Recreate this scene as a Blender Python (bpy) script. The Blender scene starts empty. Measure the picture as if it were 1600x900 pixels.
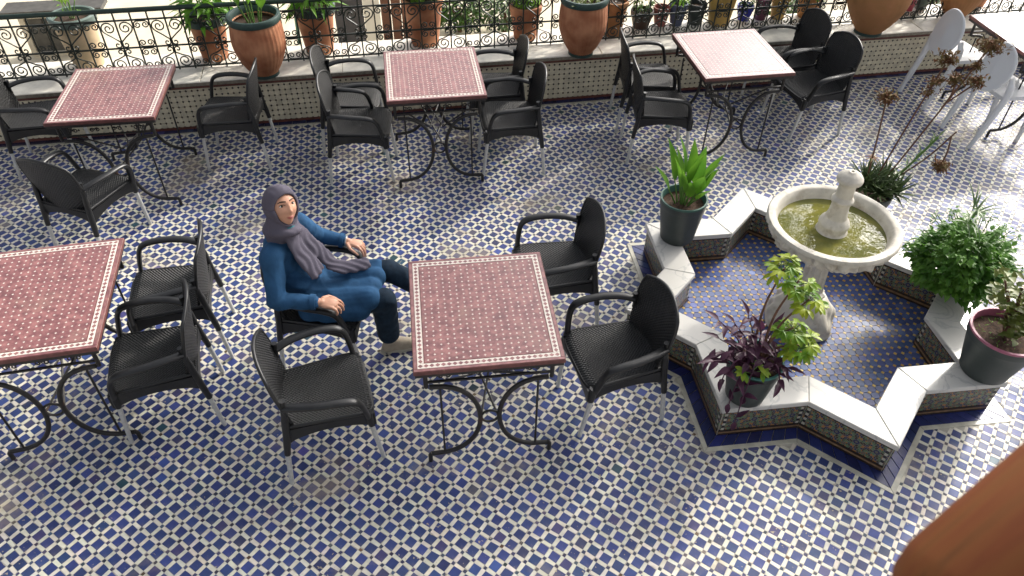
import bpy, bmesh, math, random
import numpy as np
from mathutils import Vector, Matrix, Quaternion
random.seed(7); RNG = np.random.default_rng(7)
PI = math.pi
SC = bpy.context.scene
COL = SC.collection

# ------------------------------------------------------------------ camera
cam_d = bpy.data.cameras.new('camera'); cam = bpy.data.objects.new('camera', cam_d); COL.objects.link(cam)
SC.camera = cam
PITCH, ROLL, CAMH = 0.74108, 0.01518, 3.35
fw = Vector((0, math.cos(PITCH), -math.sin(PITCH))); rt = Vector((1, 0, 0)); up = rt.cross(fw)
rt2 = rt*math.cos(ROLL) + up*math.sin(ROLL); up2 = up*math.cos(ROLL) - rt*math.sin(ROLL)
M = Matrix((rt2, up2, -fw)).transposed().to_4x4(); M.translation = (0, 0, CAMH)
cam.matrix_world = M
cam_d.sensor_width = 36; cam_d.lens = 36*1188.45/1600; cam_d.clip_start = .02; cam_d.clip_end = 400
cam_d.dof.use_dof = True; cam_d.dof.focus_distance = 3.9; cam_d.dof.aperture_fstop = 5.6

# ------------------------------------------------------------------ sky, sun, exposure
SUN_AZ, SUN_EL = math.radians(47), math.radians(33)      # azimuth measured from +X towards +Y
w = bpy.data.worlds.new('World'); SC.world = w; w.use_nodes = True
nt = w.node_tree
sky = nt.nodes.new('ShaderNodeTexSky'); sky.sky_type = 'NISHITA'; sky.sun_disc = False
sky.sun_elevation = SUN_EL; sky.sun_rotation = PI/2 - SUN_AZ; sky.air_density = .8; sky.dust_density = 7.0; sky.ozone_density = .4
hz = nt.nodes.new('ShaderNodeHueSaturation'); hz.inputs['Saturation'].default_value = .30   # thin high haze
nt.links.new(sky.outputs[0], hz.inputs['Color']); nt.links.new(hz.outputs[0], nt.nodes['Background'].inputs[0]); nt.nodes['Background'].inputs[1].default_value = .15
sd = bpy.data.lights.new('sun', 'SUN'); sd.energy = 1.8; sd.angle = math.radians(3); sd.color = (1, .94, .84)
so = bpy.data.objects.new('sun', sd); COL.objects.link(so)
SUN = Vector((math.cos(SUN_EL)*math.cos(SUN_AZ), math.cos(SUN_EL)*math.sin(SUN_AZ), math.sin(SUN_EL)))
so.rotation_euler = SUN.to_track_quat('Z', 'Y').to_euler(); so.location = SUN*30
SC.view_settings.view_transform = 'Standard'; SC.view_settings.look = 'None'
SC.view_settings.exposure = 0.76; SC.view_settings.gamma = 1.0; SC.view_settings.use_curve_mapping = False

# ------------------------------------------------------------------ materials
MATS = {}
def mat(name, col=(.5, .5, .5), rough=.5, var=0, vscale=20, col2=None, bump=0, bscale=60, metal=0, spec=.5, attr=False,
        coat=0, sss=0, stain=None, stain_scale=3, stain_lo=.58, stain_hi=.7, trans=0, obj=True, detail=4, stretch=None, world=False, rand=0):
    if name in MATS: return MATS[name]
    m = bpy.data.materials.new(name); m.use_nodes = True; MATS[name] = m
    N, L = m.node_tree.nodes, m.node_tree.links
    b = N['Principled BSDF']
    b.inputs['Roughness'].default_value = rough; b.inputs['Metallic'].default_value = metal
    b.inputs['Specular IOR Level'].default_value = spec
    b.inputs['Coat Weight'].default_value = coat; b.inputs['Coat Roughness'].default_value = .12
    tc = N.new('ShaderNodeTexCoord'); src = tc.outputs['Object']
    if world: src = N.new('ShaderNodeNewGeometry').outputs['Position']
    if stretch:
        mp = N.new('ShaderNodeMapping'); mp.inputs['Scale'].default_value = stretch; L.new(src, mp.inputs['Vector']); src = mp.outputs[0]
    if attr:
        a = N.new('ShaderNodeAttribute'); a.attribute_name = 'Col'; c = a.outputs['Color']
    else:
        r = N.new('ShaderNodeRGB'); r.outputs[0].default_value = (*col, 1); c = r.outputs[0]
    if var or col2:
        nz = N.new('ShaderNodeTexNoise'); nz.inputs['Scale'].default_value = vscale; nz.inputs['Detail'].default_value = detail
        L.new(src, nz.inputs['Vector'])
        if col2:
            rp = N.new('ShaderNodeMapRange'); rp.inputs[1].default_value = .38; rp.inputs[2].default_value = .62
            L.new(nz.outputs['Fac'], rp.inputs[0])
            mx = N.new('ShaderNodeMix'); mx.data_type = 'RGBA'; L.new(rp.outputs[0], mx.inputs[0])
            L.new(c, mx.inputs[6]); mx.inputs[7].default_value = (*col2, 1); c = mx.outputs[2]
        if var:
            mr = N.new('ShaderNodeMapRange'); mr.inputs[1].default_value = .3; mr.inputs[2].default_value = .7
            mr.inputs[3].default_value = 1-var; mr.inputs[4].default_value = 1+var; L.new(nz.outputs['Fac'], mr.inputs[0])
            mx = N.new('ShaderNodeMix'); mx.data_type = 'RGBA'; mx.blend_type = 'MULTIPLY'; mx.inputs[0].default_value = 1
            L.new(c, mx.inputs[6]); L.new(mr.outputs[0], mx.inputs[7]); c = mx.outputs[2]
    if stain:
        nz = N.new('ShaderNodeTexNoise'); nz.inputs['Scale'].default_value = stain_scale; nz.inputs['Detail'].default_value = 8
        nz.inputs['Roughness'].default_value = .65; L.new(src, nz.inputs['Vector'])
        mr = N.new('ShaderNodeMapRange'); mr.inputs[1].default_value = stain_lo; mr.inputs[2].default_value = stain_hi; mr.inputs[4].default_value = .75
        L.new(nz.outputs['Fac'], mr.inputs[0])
        mx = N.new('ShaderNodeMix'); mx.data_type = 'RGBA'; L.new(mr.outputs[0], mx.inputs[0]); L.new(c, mx.inputs[6]); mx.inputs[7].default_value = (*stain, 1); c = mx.outputs[2]
    if rand:
        oi = N.new('ShaderNodeObjectInfo'); mr = N.new('ShaderNodeMapRange'); mr.inputs[3].default_value = 1-rand; mr.inputs[4].default_value = 1+rand; L.new(oi.outputs['Random'], mr.inputs[0])
        mx = N.new('ShaderNodeMix'); mx.data_type = 'RGBA'; mx.blend_type = 'MULTIPLY'; mx.inputs[0].default_value = 1; L.new(c, mx.inputs[6]); L.new(mr.outputs[0], mx.inputs[7]); c = mx.outputs[2]
    L.new(c, b.inputs['Base Color'])
    if bump:
        nz = N.new('ShaderNodeTexNoise'); nz.inputs['Scale'].default_value = bscale; nz.inputs['Detail'].default_value = 5; L.new(src, nz.inputs['Vector'])
        bp = N.new('ShaderNodeBump'); bp.inputs['Strength'].default_value = bump; bp.inputs['Distance'].default_value = .004
        L.new(nz.outputs['Fac'], bp.inputs['Height']); L.new(bp.outputs[0], b.inputs['Normal'])
    if trans:   # thin leaf: some light passes through
        tr = N.new('ShaderNodeBsdfTranslucent'); L.new(c, tr.inputs[0]); ms = N.new('ShaderNodeMixShader'); ms.inputs[0].default_value = trans
        L.new(b.outputs[0], ms.inputs[1]); L.new(tr.outputs[0], ms.inputs[2]); L.new(ms.outputs[0], N['Material Output'].inputs[0])
    return m

def math_chain(m):
    N, L = m.node_tree.nodes, m.node_tree.links
    def f(op, a, b=None, c=None):
        n = N.new('ShaderNodeMath'); n.operation = op
        for i, v in enumerate((a, b, c)):
            if v is None: continue
            if isinstance(v, (int, float)): n.inputs[i].default_value = v
            else: L.new(v, n.inputs[i])
        return n.outputs[0]
    return f

def weave_mat():
    m = mat('black_woven_plastic', (.010, .0105, .0115), .42, spec=.5, world=True, var=.35, vscale=9, rand=.3, stain=(.045, .042, .036), stain_scale=5, stain_lo=.55, stain_hi=.8); N, L = m.node_tree.nodes, m.node_tree.links; f = math_chain(m)
    tc = N.new('ShaderNodeTexCoord'); sp = N.new('ShaderNodeSeparateXYZ'); L.new(tc.outputs['Object'], sp.inputs[0])
    k = 2*PI/.017
    v = f('ADD', sp.outputs[1], sp.outputs[2])
    a = f('SINE', f('MULTIPLY', sp.outputs[0], k)); b = f('SINE', f('MULTIPLY', v, k))
    h = f('MULTIPLY', a, b); h = f('ADD', h, f('MULTIPLY', f('ABSOLUTE', f('SINE', f('MULTIPLY', v, k*.5))), .5))
    bp = N.new('ShaderNodeBump'); bp.inputs['Strength'].default_value = .9; bp.inputs['Distance'].default_value = .003
    L.new(h, bp.inputs['Height']); L.new(bp.outputs[0], N['Principled BSDF'].inputs['Normal'])
    return m

def zellige_mat():
    """small star-pattern mosaic: rings of coloured chips round rosettes, panel-local coordinates (x along, z up)"""
    m = mat('small_star_mosaic', (.5, .5, .5), .3, spec=.5); N, L = m.node_tree.nodes, m.node_tree.links; f = math_chain(m)
    tc = N.new('ShaderNodeTexCoord'); sp = N.new('ShaderNodeSeparateXYZ'); L.new(tc.outputs['Object'], sp.inputs[0])
    P = .105
    def cell(v, off): return f('SUBTRACT', f('FLOORED_MODULO', f('ADD', v, off), P), P/2)
    x, z = cell(sp.outputs[0], 10.0), cell(sp.outputs[2], 10.0+P*.5-.095)
    r = f('SQRT', f('ADD', f('MULTIPLY', x, x), f('MULTIPLY', z, z)))
    th = f('ARCTAN2', z, x)
    ring = f('FLOOR', f('MULTIPLY', r, 88))
    s0 = f('ADD', f('MULTIPLY', th, 16/(2*PI)), f('MULTIPLY', f('FLOORED_MODULO', ring, 2), .5))
    sect = f('FLOOR', s0)
    val = f('FRACT', f('ADD', f('ADD', f('MULTIPLY', ring, .377), f('MULTIPLY', f('FLOORED_MODULO', sect, 2), .31)), f('MULTIPLY', f('FLOORED_MODULO', sect, 4), .07)))
    cr = N.new('ShaderNodeValToRGB'); cr.color_ramp.interpolation = 'CONSTANT'
    cols = [(0, (.025, .035, .10)), (.16, (.07, .15, .08)), (.38, (.36, .16, .04)), (.52, (.44, .41, .30)), (.64, (.04, .03, .025)), (.78, (.10, .19, .12)), (.92, (.40, .22, .06))]
    e = cr.color_ramp.elements
    while len(e) < len(cols): e.new(.5)
    for i, (p, c) in enumerate(cols): e[i].position = p; e[i].color = (*c, 1)
    L.new(val, cr.inputs[0])
    fr = f('FRACT', f('MULTIPLY', r, 88)); fs = f('FRACT', s0)
    g = f('MAXIMUM', f('LESS_THAN', fr, .16), f('LESS_THAN', fs, .14))
    mx = N.new('ShaderNodeMix'); mx.data_type = 'RGBA'; L.new(g, mx.inputs[0]); L.new(cr.outputs[0], mx.inputs[6]); mx.inputs[7].default_value = (.22, .19, .13, 1)
    L.new(mx.outputs[2], N['Principled BSDF'].inputs['Base Color'])
    bp = N.new('ShaderNodeBump'); bp.invert = True; bp.inputs['Strength'].default_value = .5; bp.inputs['Distance'].default_value = .002
    L.new(g, bp.inputs['Height']); L.new(bp.outputs[0], N['Principled BSDF'].inputs['Normal'])
    return m

def scarf_mat():
    m = mat('grey_ribbed_scarf', (.085, .08, .105), .9, spec=.1); N, L = m.node_tree.nodes, m.node_tree.links
    tc = N.new('ShaderNodeTexCoord'); wv = N.new('ShaderNodeTexWave'); wv.inputs['Scale'].default_value = 70; wv.inputs['Distortion'].default_value = 4
    L.new(tc.outputs['Object'], wv.inputs[0]); cr = N.new('ShaderNodeValToRGB')
    cr.color_ramp.elements[0].color = (.092, .085, .112, 1); cr.color_ramp.elements[1].color = (.120, .110, .140, 1)
    L.new(wv.outputs[0], cr.inputs[0]); L.new(cr.outputs[0], N['Principled BSDF'].inputs['Base Color'])
    bp = N.new('ShaderNodeBump'); bp.inputs['Strength'].default_value = .25; bp.inputs['Distance'].default_value = .002
    L.new(wv.outputs[0], bp.inputs['Height']); L.new(bp.outputs[0], N['Principled BSDF'].inputs['Normal'])
    return m

def veined_marble():
    m = mat('white_veined_marble', (.74, .73, .69), .28, spec=.5); N, L = m.node_tree.nodes, m.node_tree.links
    tc = N.new('ShaderNodeTexCoord'); n1 = N.new('ShaderNodeTexNoise'); n1.inputs['Scale'].default_value = 4; n1.inputs['Detail'].default_value = 8; n1.inputs['Distortion'].default_value = 1.2
    L.new(tc.outputs['Object'], n1.inputs['Vector']); f = math_chain(m)
    v = f('ABSOLUTE', f('SUBTRACT', n1.outputs['Fac'], .5)); mr = N.new('ShaderNodeMapRange'); mr.inputs[1].default_value = 0; mr.inputs[2].default_value = .05
    L.new(v, mr.inputs[0]); cr = N.new('ShaderNodeValToRGB'); cr.color_ramp.elements[0].color = (.47, .47, .45, 1); cr.color_ramp.elements[1].color = (.62, .605, .565, 1)
    cr.color_ramp.elements[1].position = .55
    L.new(mr.outputs[0], cr.inputs[0])
    n2 = N.new('ShaderNodeTexNoise'); n2.inputs['Scale'].default_value = 2.2; n2.inputs['Detail'].default_value = 6; L.new(tc.outputs['Object'], n2.inputs['Vector'])
    mr2 = N.new('ShaderNodeMapRange'); mr2.inputs[1].default_value = .35; mr2.inputs[2].default_value = .7; mr2.inputs[3].default_value = 1.04; mr2.inputs[4].default_value = .84
    L.new(n2.outputs['Fac'], mr2.inputs[0])
    mx = N.new('ShaderNodeMix'); mx.data_type = 'RGBA'; mx.blend_type = 'MULTIPLY'; mx.inputs[0].default_value = 1; L.new(cr.outputs[0], mx.inputs[6]); L.new(mr2.outputs[0], mx.inputs[7])
    L.new(mx.outputs[2], N['Principled BSDF'].inputs['Base Color'])
    return m

def chip_spots(m):
    N, L = m.node_tree.nodes, m.node_tree.links; b = N['Principled BSDF']; src = b.inputs['Base Color'].links[0].from_socket
    ge = N.new('ShaderNodeNewGeometry'); nz = N.new('ShaderNodeTexNoise'); nz.inputs['Scale'].default_value = 55; nz.inputs['Detail'].default_value = 4; L.new(ge.outputs['Position'], nz.inputs['Vector'])
    n2 = N.new('ShaderNodeTexNoise'); n2.inputs['Scale'].default_value = 5; L.new(ge.outputs['Position'], n2.inputs['Vector'])
    f = math_chain(m); v = f('ADD', nz.outputs['Fac'], f('MULTIPLY', f('SUBTRACT', n2.outputs['Fac'], .5), .45))
    mr = N.new('ShaderNodeMapRange'); mr.inputs[1].default_value = .69; mr.inputs[2].default_value = .73; mr.inputs[4].default_value = .85; L.new(v, mr.inputs[0])
    mx = N.new('ShaderNodeMix'); mx.data_type = 'RGBA'; L.new(mr.outputs[0], mx.inputs[0]); L.new(src, mx.inputs[6]); mx.inputs[7].default_value = (.42, .35, .24, 1); L.new(mx.outputs[2], b.inputs['Base Color'])
    r2 = N.new('ShaderNodeMapRange'); r2.inputs[1].default_value = .35; r2.inputs[2].default_value = .65; r2.inputs[3].default_value = .40; r2.inputs[4].default_value = .60; L.new(n2.outputs['Fac'], r2.inputs[0]); L.new(r2.outputs[0], b.inputs['Roughness'])
m_glaze = mat('glazed_tile', attr=True, rough=.34, var=.12, vscale=26, spec=.34, stain=(.34, .27, .17), stain_scale=1.7, stain_lo=.53, stain_hi=.74)
chip_spots(m_glaze)
m_walltile = mat('wall_glaze', attr=True, rough=.38, var=.12, vscale=18, spec=.4)
m_grout = mat('grout', (.42, .39, .33), .9, var=.2, vscale=30)
m_marble = veined_marble()
m_coping = mat('coping_stone', (.82, .78, .68), .5, var=.18, vscale=9, bump=.3, bscale=50)
m_copedge = mat('coping_edge_stone', (.26, .23, .18), .8, var=.3, vscale=40)
m_redtrim = mat('red_trim_tile', (.15, .05, .035), .4, var=.25, vscale=20)
m_bluetile = mat('deep_blue_tile', attr=True, rough=.25, var=.2, vscale=15)
m_plaster = mat('cream_plaster', (.66, .59, .45), .9, var=.1, vscale=3, stain=(.45, .38, .26), stain_scale=1.2, stain_lo=.6, stain_hi=.8)
m_iron = mat('black_green_iron', (.012, .018, .014), .45, var=.4, vscale=30, spec=.5)
m_rail = mat('dark_green_handrail', (.012, .03, .022), .4, var=.3, vscale=20)
m_tiron = mat('table_iron', (.016, .014, .013), .5, var=.4, vscale=40, stain=(.09, .035, .018), stain_scale=12, stain_lo=.6, stain_hi=.75)
m_weave = weave_mat()
m_plastic = mat('black_plastic', (.010, .0105, .0115), .38, spec=.5, world=True, var=.35, vscale=12, rand=.3, stain=(.04, .037, .032), stain_scale=7, stain_lo=.56, stain_hi=.8)
m_alu = mat('brushed_aluminium', (.62, .62, .60), .42, metal=.35, var=.1, vscale=60)
m_white = mat('white_plastic', (.70, .71, .73), .3, spec=.5)
m_mosaic = mat('small_dummy', (.5, .5, .5)); m_zel = zellige_mat()
m_tabred = mat('red_table_mosaic', (.212, .076, .080), .33, var=.3, vscale=34, col2=(.25, .105, .10), spec=.6, coat=.5, bump=.2, bscale=160, world=True, stain=(.30, .19, .15), stain_scale=3.5, stain_lo=.54, stain_hi=.74)
m_tabwhite = mat('white_table_chips', (.66, .60, .54), .3, var=.12, vscale=60)
m_tabedge = mat('red_table_edge', (.14, .05, .045), .5, var=.3, vscale=40, stain=(.33, .22, .13), stain_scale=18, stain_lo=.62, stain_hi=.7)
m_terra = mat('terracotta', (.36, .125, .055), .75, var=.2, vscale=7, col2=(.43, .19, .095), bump=.3, bscale=40)
m_terra2 = mat('ochre_terracotta', (.40, .19, .07), .75, var=.25, vscale=9, col2=(.33, .15, .06), bump=.3, bscale=40)
m_rimgreen = mat('painted_green_rim', (.025, .055, .048), .55, var=.3, vscale=20)
m_potgrey = mat('dark_grey_pot', (.038, .049, .046), .5, var=.15, vscale=10)
m_teal = mat('teal_rim', (.045, .17, .15), .5, var=.15, vscale=20)
m_teald = mat('dark_green_rim', (.035, .10, .08), .5, var=.15, vscale=20)
m_pink = mat('pink_rim', (.33, .10, .16), .5, var=.15, vscale=20)
m_soil = mat('potting_soil', (.05, .027, .015), .95, var=.6, vscale=60, bump=1, bscale=90)
m_stone = mat('carved_limestone', (.58, .545, .47), .6, var=.18, vscale=12, bump=.35, bscale=45, stain=(.27, .21, .13), stain_scale=9, stain_lo=.54, stain_hi=.72)
m_wood = mat('orange_varnished_wood', (.25, .085, .02), .6, spec=.3, var=.5, vscale=5, col2=(.13, .035, .009), stretch=(1, 14, 14))
m_skin = mat('skin', (.56, .30, .20), .5, var=.08, vscale=40, spec=.4)
m_lip = mat('lips', (.36, .10, .085), .45)
m_brow = mat('dark_brows', (.02, .013, .01), .8)
m_eye = mat('eye_white', (.62, .58, .54), .3); m_iris = mat('dark_iris', (.012, .008, .006), .2)
m_tunic = mat('blue_cotton', (.024, .080, .172), .85, var=.22, vscale=14, spec=.2, bump=.9, bscale=26)
m_jeans = mat('navy_jeans', (.011, .024, .042), .85, var=.3, vscale=30, spec=.2, bump=.25, bscale=150)
m_scarf = scarf_mat()
m_collar = mat('teal_undershirt', (.02, .13, .16), .85)
m_shoe = mat('beige_suede', (.40, .34, .26), .85, var=.12, vscale=30); m_sole = mat('pale_sole', (.50, .46, .38), .8)
m_silver = mat('silver_watch', (.6, .6, .58), .3, metal=.9)
def leafm(name, c, c2, t=.35, r=.42): return mat(name, c, r, col2=c2, vscale=9, trans=t, spec=.4)
m_canna = leafm('bright_green_leaf', (.10, .26, .025), (.17, .36, .035), .4)
m_mint = leafm('mint_leaf', (.065, .18, .024), (.14, .30, .045), .38)
m_scheff = leafm('variegated_leaf', (.13, .28, .018), (.38, .44, .035), .4)
m_purple = leafm('purple_leaf', (.060, .019, .044), (.10, .032, .068), .25)
m_aloe = leafm('aloe_leaf', (.05, .085, .03), (.09, .13, .05), .12)
m_jade = leafm('jade_leaf', (.10, .15, .03), (.17, .19, .045), .2)
m_brown = mat('dry_flower', (.19, .068, .024), .85, var=.4, vscale=30, col2=(.13, .105, .035))
m_stem = mat('brown_stem', (.13, .065, .04), .8, var=.3, vscale=30); m_gstem = mat('green_stem', (.10, .20, .04), .6)
m_shrub = leafm('shrub_leaf', (.045, .11, .02), (.10, .19, .03), .3)
m_limeleaf = leafm('lime_leaf', (.17, .36, .04), (.27, .46, .06), .4)
m_palegreen = leafm('pale_green_leaf', (.09, .16, .06), (.15, .22, .09), .25)

def water_mat():
    m = mat('murky_water', (.19, .18, .04), .02, spec=.9, col2=(.11, .115, .03), vscale=9); N, L = m.node_tree.nodes, m.node_tree.links
    tc = N.new('ShaderNodeTexCoord'); nz = N.new('ShaderNodeTexNoise'); nz.inputs['Scale'].default_value = 16; nz.inputs['Detail'].default_value = 3
    L.new(tc.outputs['Object'], nz.inputs['Vector']); bp = N.new('ShaderNodeBump'); bp.inputs['Strength'].default_value = .07; bp.inputs['Distance'].default_value = .02
    L.new(nz.outputs['Fac'], bp.inputs['Height']); L.new(bp.outputs[0], N['Principled BSDF'].inputs['Normal'])
    N['Principled BSDF'].inputs['IOR'].default_value = 1.33
    return m
m_water = water_mat()

# ------------------------------------------------------------------ mesh helpers
class MB:
    def __init__(s): s.v = []; s.f = []; s.c = []
    def add(s, vs, fs, col=None, M=None):
        o = len(s.v)
        if M is not None: vs = [M @ Vector(v) for v in vs]
        s.v += [tuple(v) for v in vs]; s.f += [tuple(i+o for i in f) for f in fs]; s.c += [col]*len(fs); return s
    def box(s, a, b, col=None, M=None):
        (x0, y0, z0), (x1, y1, z1) = a, b
        vs = [(x0, y0, z0), (x1, y0, z0), (x1, y1, z0), (x0, y1, z0), (x0, y0, z1), (x1, y0, z1), (x1, y1, z1), (x0, y1, z1)]
        return s.add(vs, [(3, 2, 1, 0), (4, 5, 6, 7), (0, 1, 5, 4), (1, 2, 6, 5), (2, 3, 7, 6), (3, 0, 4, 7)], col, M)
    def tube(s, pts, r, n=8, caps=True, flat=None, col=None, M=None):
        """tube along pts; r scalar or list; flat=(sx,sy) squashes the section in its own frame"""
        P = [Vector(p) for p in pts]; k = len(P); R = r if isinstance(r, (list, tuple)) else [r]*k
        T = [(P[min(i+1, k-1)]-P[max(i-1, 0)]).normalized() for i in range(k)]
        ref = Vector((0, 0, 1)) if abs(T[0].z) < .9 else Vector((0, 1, 0))
        U = (ref - T[0]*ref.dot(T[0])).normalized(); vs = []; fx, fy = flat or (1, 1)
        for i in range(k):
            U = (U - T[i]*U.dot(T[i])).normalized(); W = T[i].cross(U)
            for j in range(n):
                a = 2*PI*j/n; vs.append(P[i] + U*(math.cos(a)*R[i]*fx) + W*(math.sin(a)*R[i]*fy))
        fs = [(i*n+j, i*n+(j+1) % n, (i+1)*n+(j+1) % n, (i+1)*n+j) for i in range(k-1) for j in range(n)]
        if caps: fs += [tuple(range(n))[::-1], tuple((k-1)*n+j for j in range(n))]
        return s.add(vs, fs, col, M)
    def lathe(s, prof, n=32, rib=0, ribn=0, col=None, M=None, fun=None, open_top=False):
        vs = []; k = len(prof)
        for i, (r, z) in enumerate(prof):
            for j in range(n):
                a = 2*PI*j/n; q = r
                if rib and r > .02: q += rib*math.cos(ribn*a)
                if fun: q += fun(a, i, r, z)
                vs.append((q*math.cos(a), q*math.sin(a), z))
        fs = [(i*n+j, i*n+(j+1) % n, (i+1)*n+(j+1) % n, (i+1)*n+j) for i in range(k-1) for j in range(n)]
        fs += [tuple(range(n))[::-1]] + ([] if open_top else [tuple((k-1)*n+j for j in range(n))])
        return s.add(vs, fs, col, M)
    def prism(s, poly, z0, z1, col=None, M=None, ch=0):
        n = len(poly)
        if ch:
            cx = sum(p[0] for p in poly)/n; cy = sum(p[1] for p in poly)/n
            ins = []
            for i in range(n):
                a, b, c = Vector(poly[i-1]).to_2d(), Vector(poly[i]).to_2d(), Vector(poly[(i+1) % n]).to_2d()
                d1, d2 = (b-a).normalized(), (c-b).normalized(); n1, n2 = Vector((-d1.y, d1.x)), Vector((-d2.y, d2.x))
                bis = (n1+n2); q = bis.length_squared; ins.append(tuple(b + bis*(2*ch/q if q > 1e-6 else 0)))
            vs = [(x, y, z0) for x, y in poly] + [(x, y, z1-ch) for x, y in poly] + [(x, y, z1) for x, y in ins]
            fs = [tuple(range(n))[::-1]] + [(i, (i+1) % n, n+(i+1) % n, n+i) for i in range(n)] + [(n+i, n+(i+1) % n, 2*n+(i+1) % n, 2*n+i) for i in range(n)] + [tuple(range(2*n, 3*n))]
        else:
            vs = [(x, y, z0) for x, y in poly] + [(x, y, z1) for x, y in poly]
            fs = [tuple(range(n))[::-1], tuple(range(n, 2*n))] + [(i, (i+1) % n, n+(i+1) % n, n+i) for i in range(n)]
        return s.add(vs, fs, col, M)
    def shell(s, fn, nu, nv, th, col=None, M=None):
        """solid sheet: fn(u,v)->(point, normal), u,v in 0..1"""
        top = []; bot = []
        for j in range(nv+1):
            for i in range(nu+1):
                p, nn = fn(i/nu, j/nv); p = Vector(p); nn = Vector(nn)
                top.append(p+nn*th/2); bot.append(p-nn*th/2)
        q = len(top); W = nu+1; fs = []
        for j in range(nv):
            for i in range(nu):
                a, b, c, d = j*W+i, j*W+i+1, (j+1)*W+i+1, (j+1)*W+i
                fs += [(a, b, c, d), (q+d, q+c, q+b, q+a)]
        for i in range(nu): fs += [(i+1, i, q+i, q+i+1), (nv*W+i, nv*W+i+1, q+nv*W+i+1, q+nv*W+i)]
        for j in range(nv): fs += [(j*W, (j+1)*W, q+(j+1)*W, q+j*W), ((j+1)*W+nu, j*W+nu, q+j*W+nu, q+(j+1)*W+nu)]
        return s.add(top+bot, fs, col, M)
    def mesh(s, name, m, smooth=False):
        me = bpy.data.meshes.new(name); me.from_pydata(s.v, [], s.f)
        if m is not None: me.materials.append(m)
        if any(c is not None for c in s.c):
            a = me.attributes.new('Col', 'FLOAT_COLOR', 'FACE')
            a.data.foreach_set('color', np.array([(*(c or (.5, .5, .5)), 1) for c in s.c], np.float32).ravel())
        if smooth: smooth_by_angle(me, smooth if smooth is not True else 40)
        return me
    def build(s, name, m, parent=None, smooth=False):
        return put(name, s.mesh(name, m, smooth), parent)
def smooth_by_angle(me, deg):
    bm = bmesh.new(); bm.from_mesh(me); bmesh.ops.recalc_face_normals(bm, faces=bm.faces[:])
    for f in bm.faces: f.smooth = True
    t = math.radians(deg)
    for e in bm.edges:
        e.smooth = not (len(e.link_faces) == 2 and e.calc_face_angle(0) > t)
    bm.to_mesh(me); bm.free()
def put(name, me, parent=None):
    o = bpy.data.objects.new(name, me); COL.objects.link(o)
    if parent is not None: o.parent = parent
    return o
def empty(name, loc=(0, 0, 0), rz=0, parent=None):
    o = bpy.data.objects.new(name, None); COL.objects.link(o); o.location = loc; o.rotation_euler = (0, 0, rz); o.empty_display_size = .05
    if parent is not None: o.parent = parent
    return o
def tag(o, label=None, cat=None, group=None, kind=None):
    if label: o['label'] = label
    if cat: o['category'] = cat
    if group: o['group'] = group
    if kind: o['kind'] = kind
    return o
def copy_tree(o, parent=None):
    c = o.copy(); COL.objects.link(c); c.parent = parent
    for ch in list(o.children): copy_tree(ch, c)
    return c
def bez(pts, n=8):
    """Catmull-Rom through pts"""
    P = [Vector(p) for p in pts]; P = [2*P[0]-P[1]] + P + [2*P[-1]-P[-2]]; out = []
    for i in range(1, len(P)-2):
        a, b, c, d = P[i-1:i+3]
        for k in range(n):
            t = k/n; out.append(.5*((2*b)+(c-a)*t+(2*a-5*b+4*c-d)*t*t+(3*b-a-3*c+d)*t**3))
    out.append(P[-2]); return out
def rnd(a, b): return random.uniform(a, b)
def big_mesh(name, V, polys_quads, cols, m):
    """numpy quads mesh"""
    me = bpy.data.meshes.new(name); me.vertices.add(len(V)); me.vertices.foreach_set('co', np.ascontiguousarray(V, np.float32).ravel())
    nq = len(polys_quads); me.loops.add(nq*4); me.polygons.add(nq)
    me.loops.foreach_set('vertex_index', np.ascontiguousarray(polys_quads, np.int32).ravel())
    me.polygons.foreach_set('loop_start', np.arange(0, nq*4, 4, dtype=np.int32)); me.polygons.foreach_set('loop_total', np.full(nq, 4, np.int32))
    me.update(calc_edges=True)
    a = me.attributes.new('Col', 'FLOAT_COLOR', 'FACE'); c4 = np.ones((nq, 4), np.float32); c4[:, :3] = cols; a.data.foreach_set('color', c4.ravel())
    me.materials.append(m); me.validate(); me.shade_flat(); return me

# ------------------------------------------------------------------ the setting: floor with hand-cut tiles
SL = .18646; WN = Vector((-math.sin(SL), math.cos(SL), 0)); WD = Vector((math.cos(SL), math.sin(SL), 0)); D0 = 5.980
STAR_C = Vector((1.784, 3.383)); STAR_R = 1.126; STAR_A = 2.49; STAR_H = .24
def star_pts(R, off=0, ratio=.7654):
    """16 points, clockwise; offset parallel outwards by off"""
    P = []
    for k in range(16):
        a = STAR_A - k*PI/8; r = (R + off*math.sqrt(2)) if k % 2 == 0 else (R*ratio + off*1.0824)
        P.append((STAR_C.x + r*math.cos(a), STAR_C.y + r*math.sin(a)))
    return P
def in_poly(X, Y, poly):
    inside = np.zeros(X.shape, bool); n = len(poly)
    for i in range(n):
        x0, y0 = poly[i]; x1, y1 = poly[(i+1) % n]
        c = ((y0 > Y) != (y1 > Y)); xi = (x1-x0)*(Y-y0)/(y1-y0+1e-12)+x0
        inside ^= c & (X < xi)
    return inside

grd = MB().box((-150, -150, -3.4), (150, 150, -3.2)).build('ground', mat('dusty_ground', (.38, .33, .25), .95, var=.2, vscale=.4)); tag(grd, 'dusty ground far below the terrace', kind='structure')
floor = MB().box((-7.2, -1.5, -.16), (8.6, 4.6, -.0013)).build('floor', m_grout); tag(floor, 'blue and white zellige terrace floor', kind='structure')
fl2 = MB(); a0 = WN*D0
fl2.prism([(-7.2, 4.6), (8.6, 4.6), tuple((a0+WD*9.8).to_2d()), tuple((a0+WD*-7.0).to_2d())], -.16, -.0013); fl2.build('floor_bed', m_grout, floor)

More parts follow.
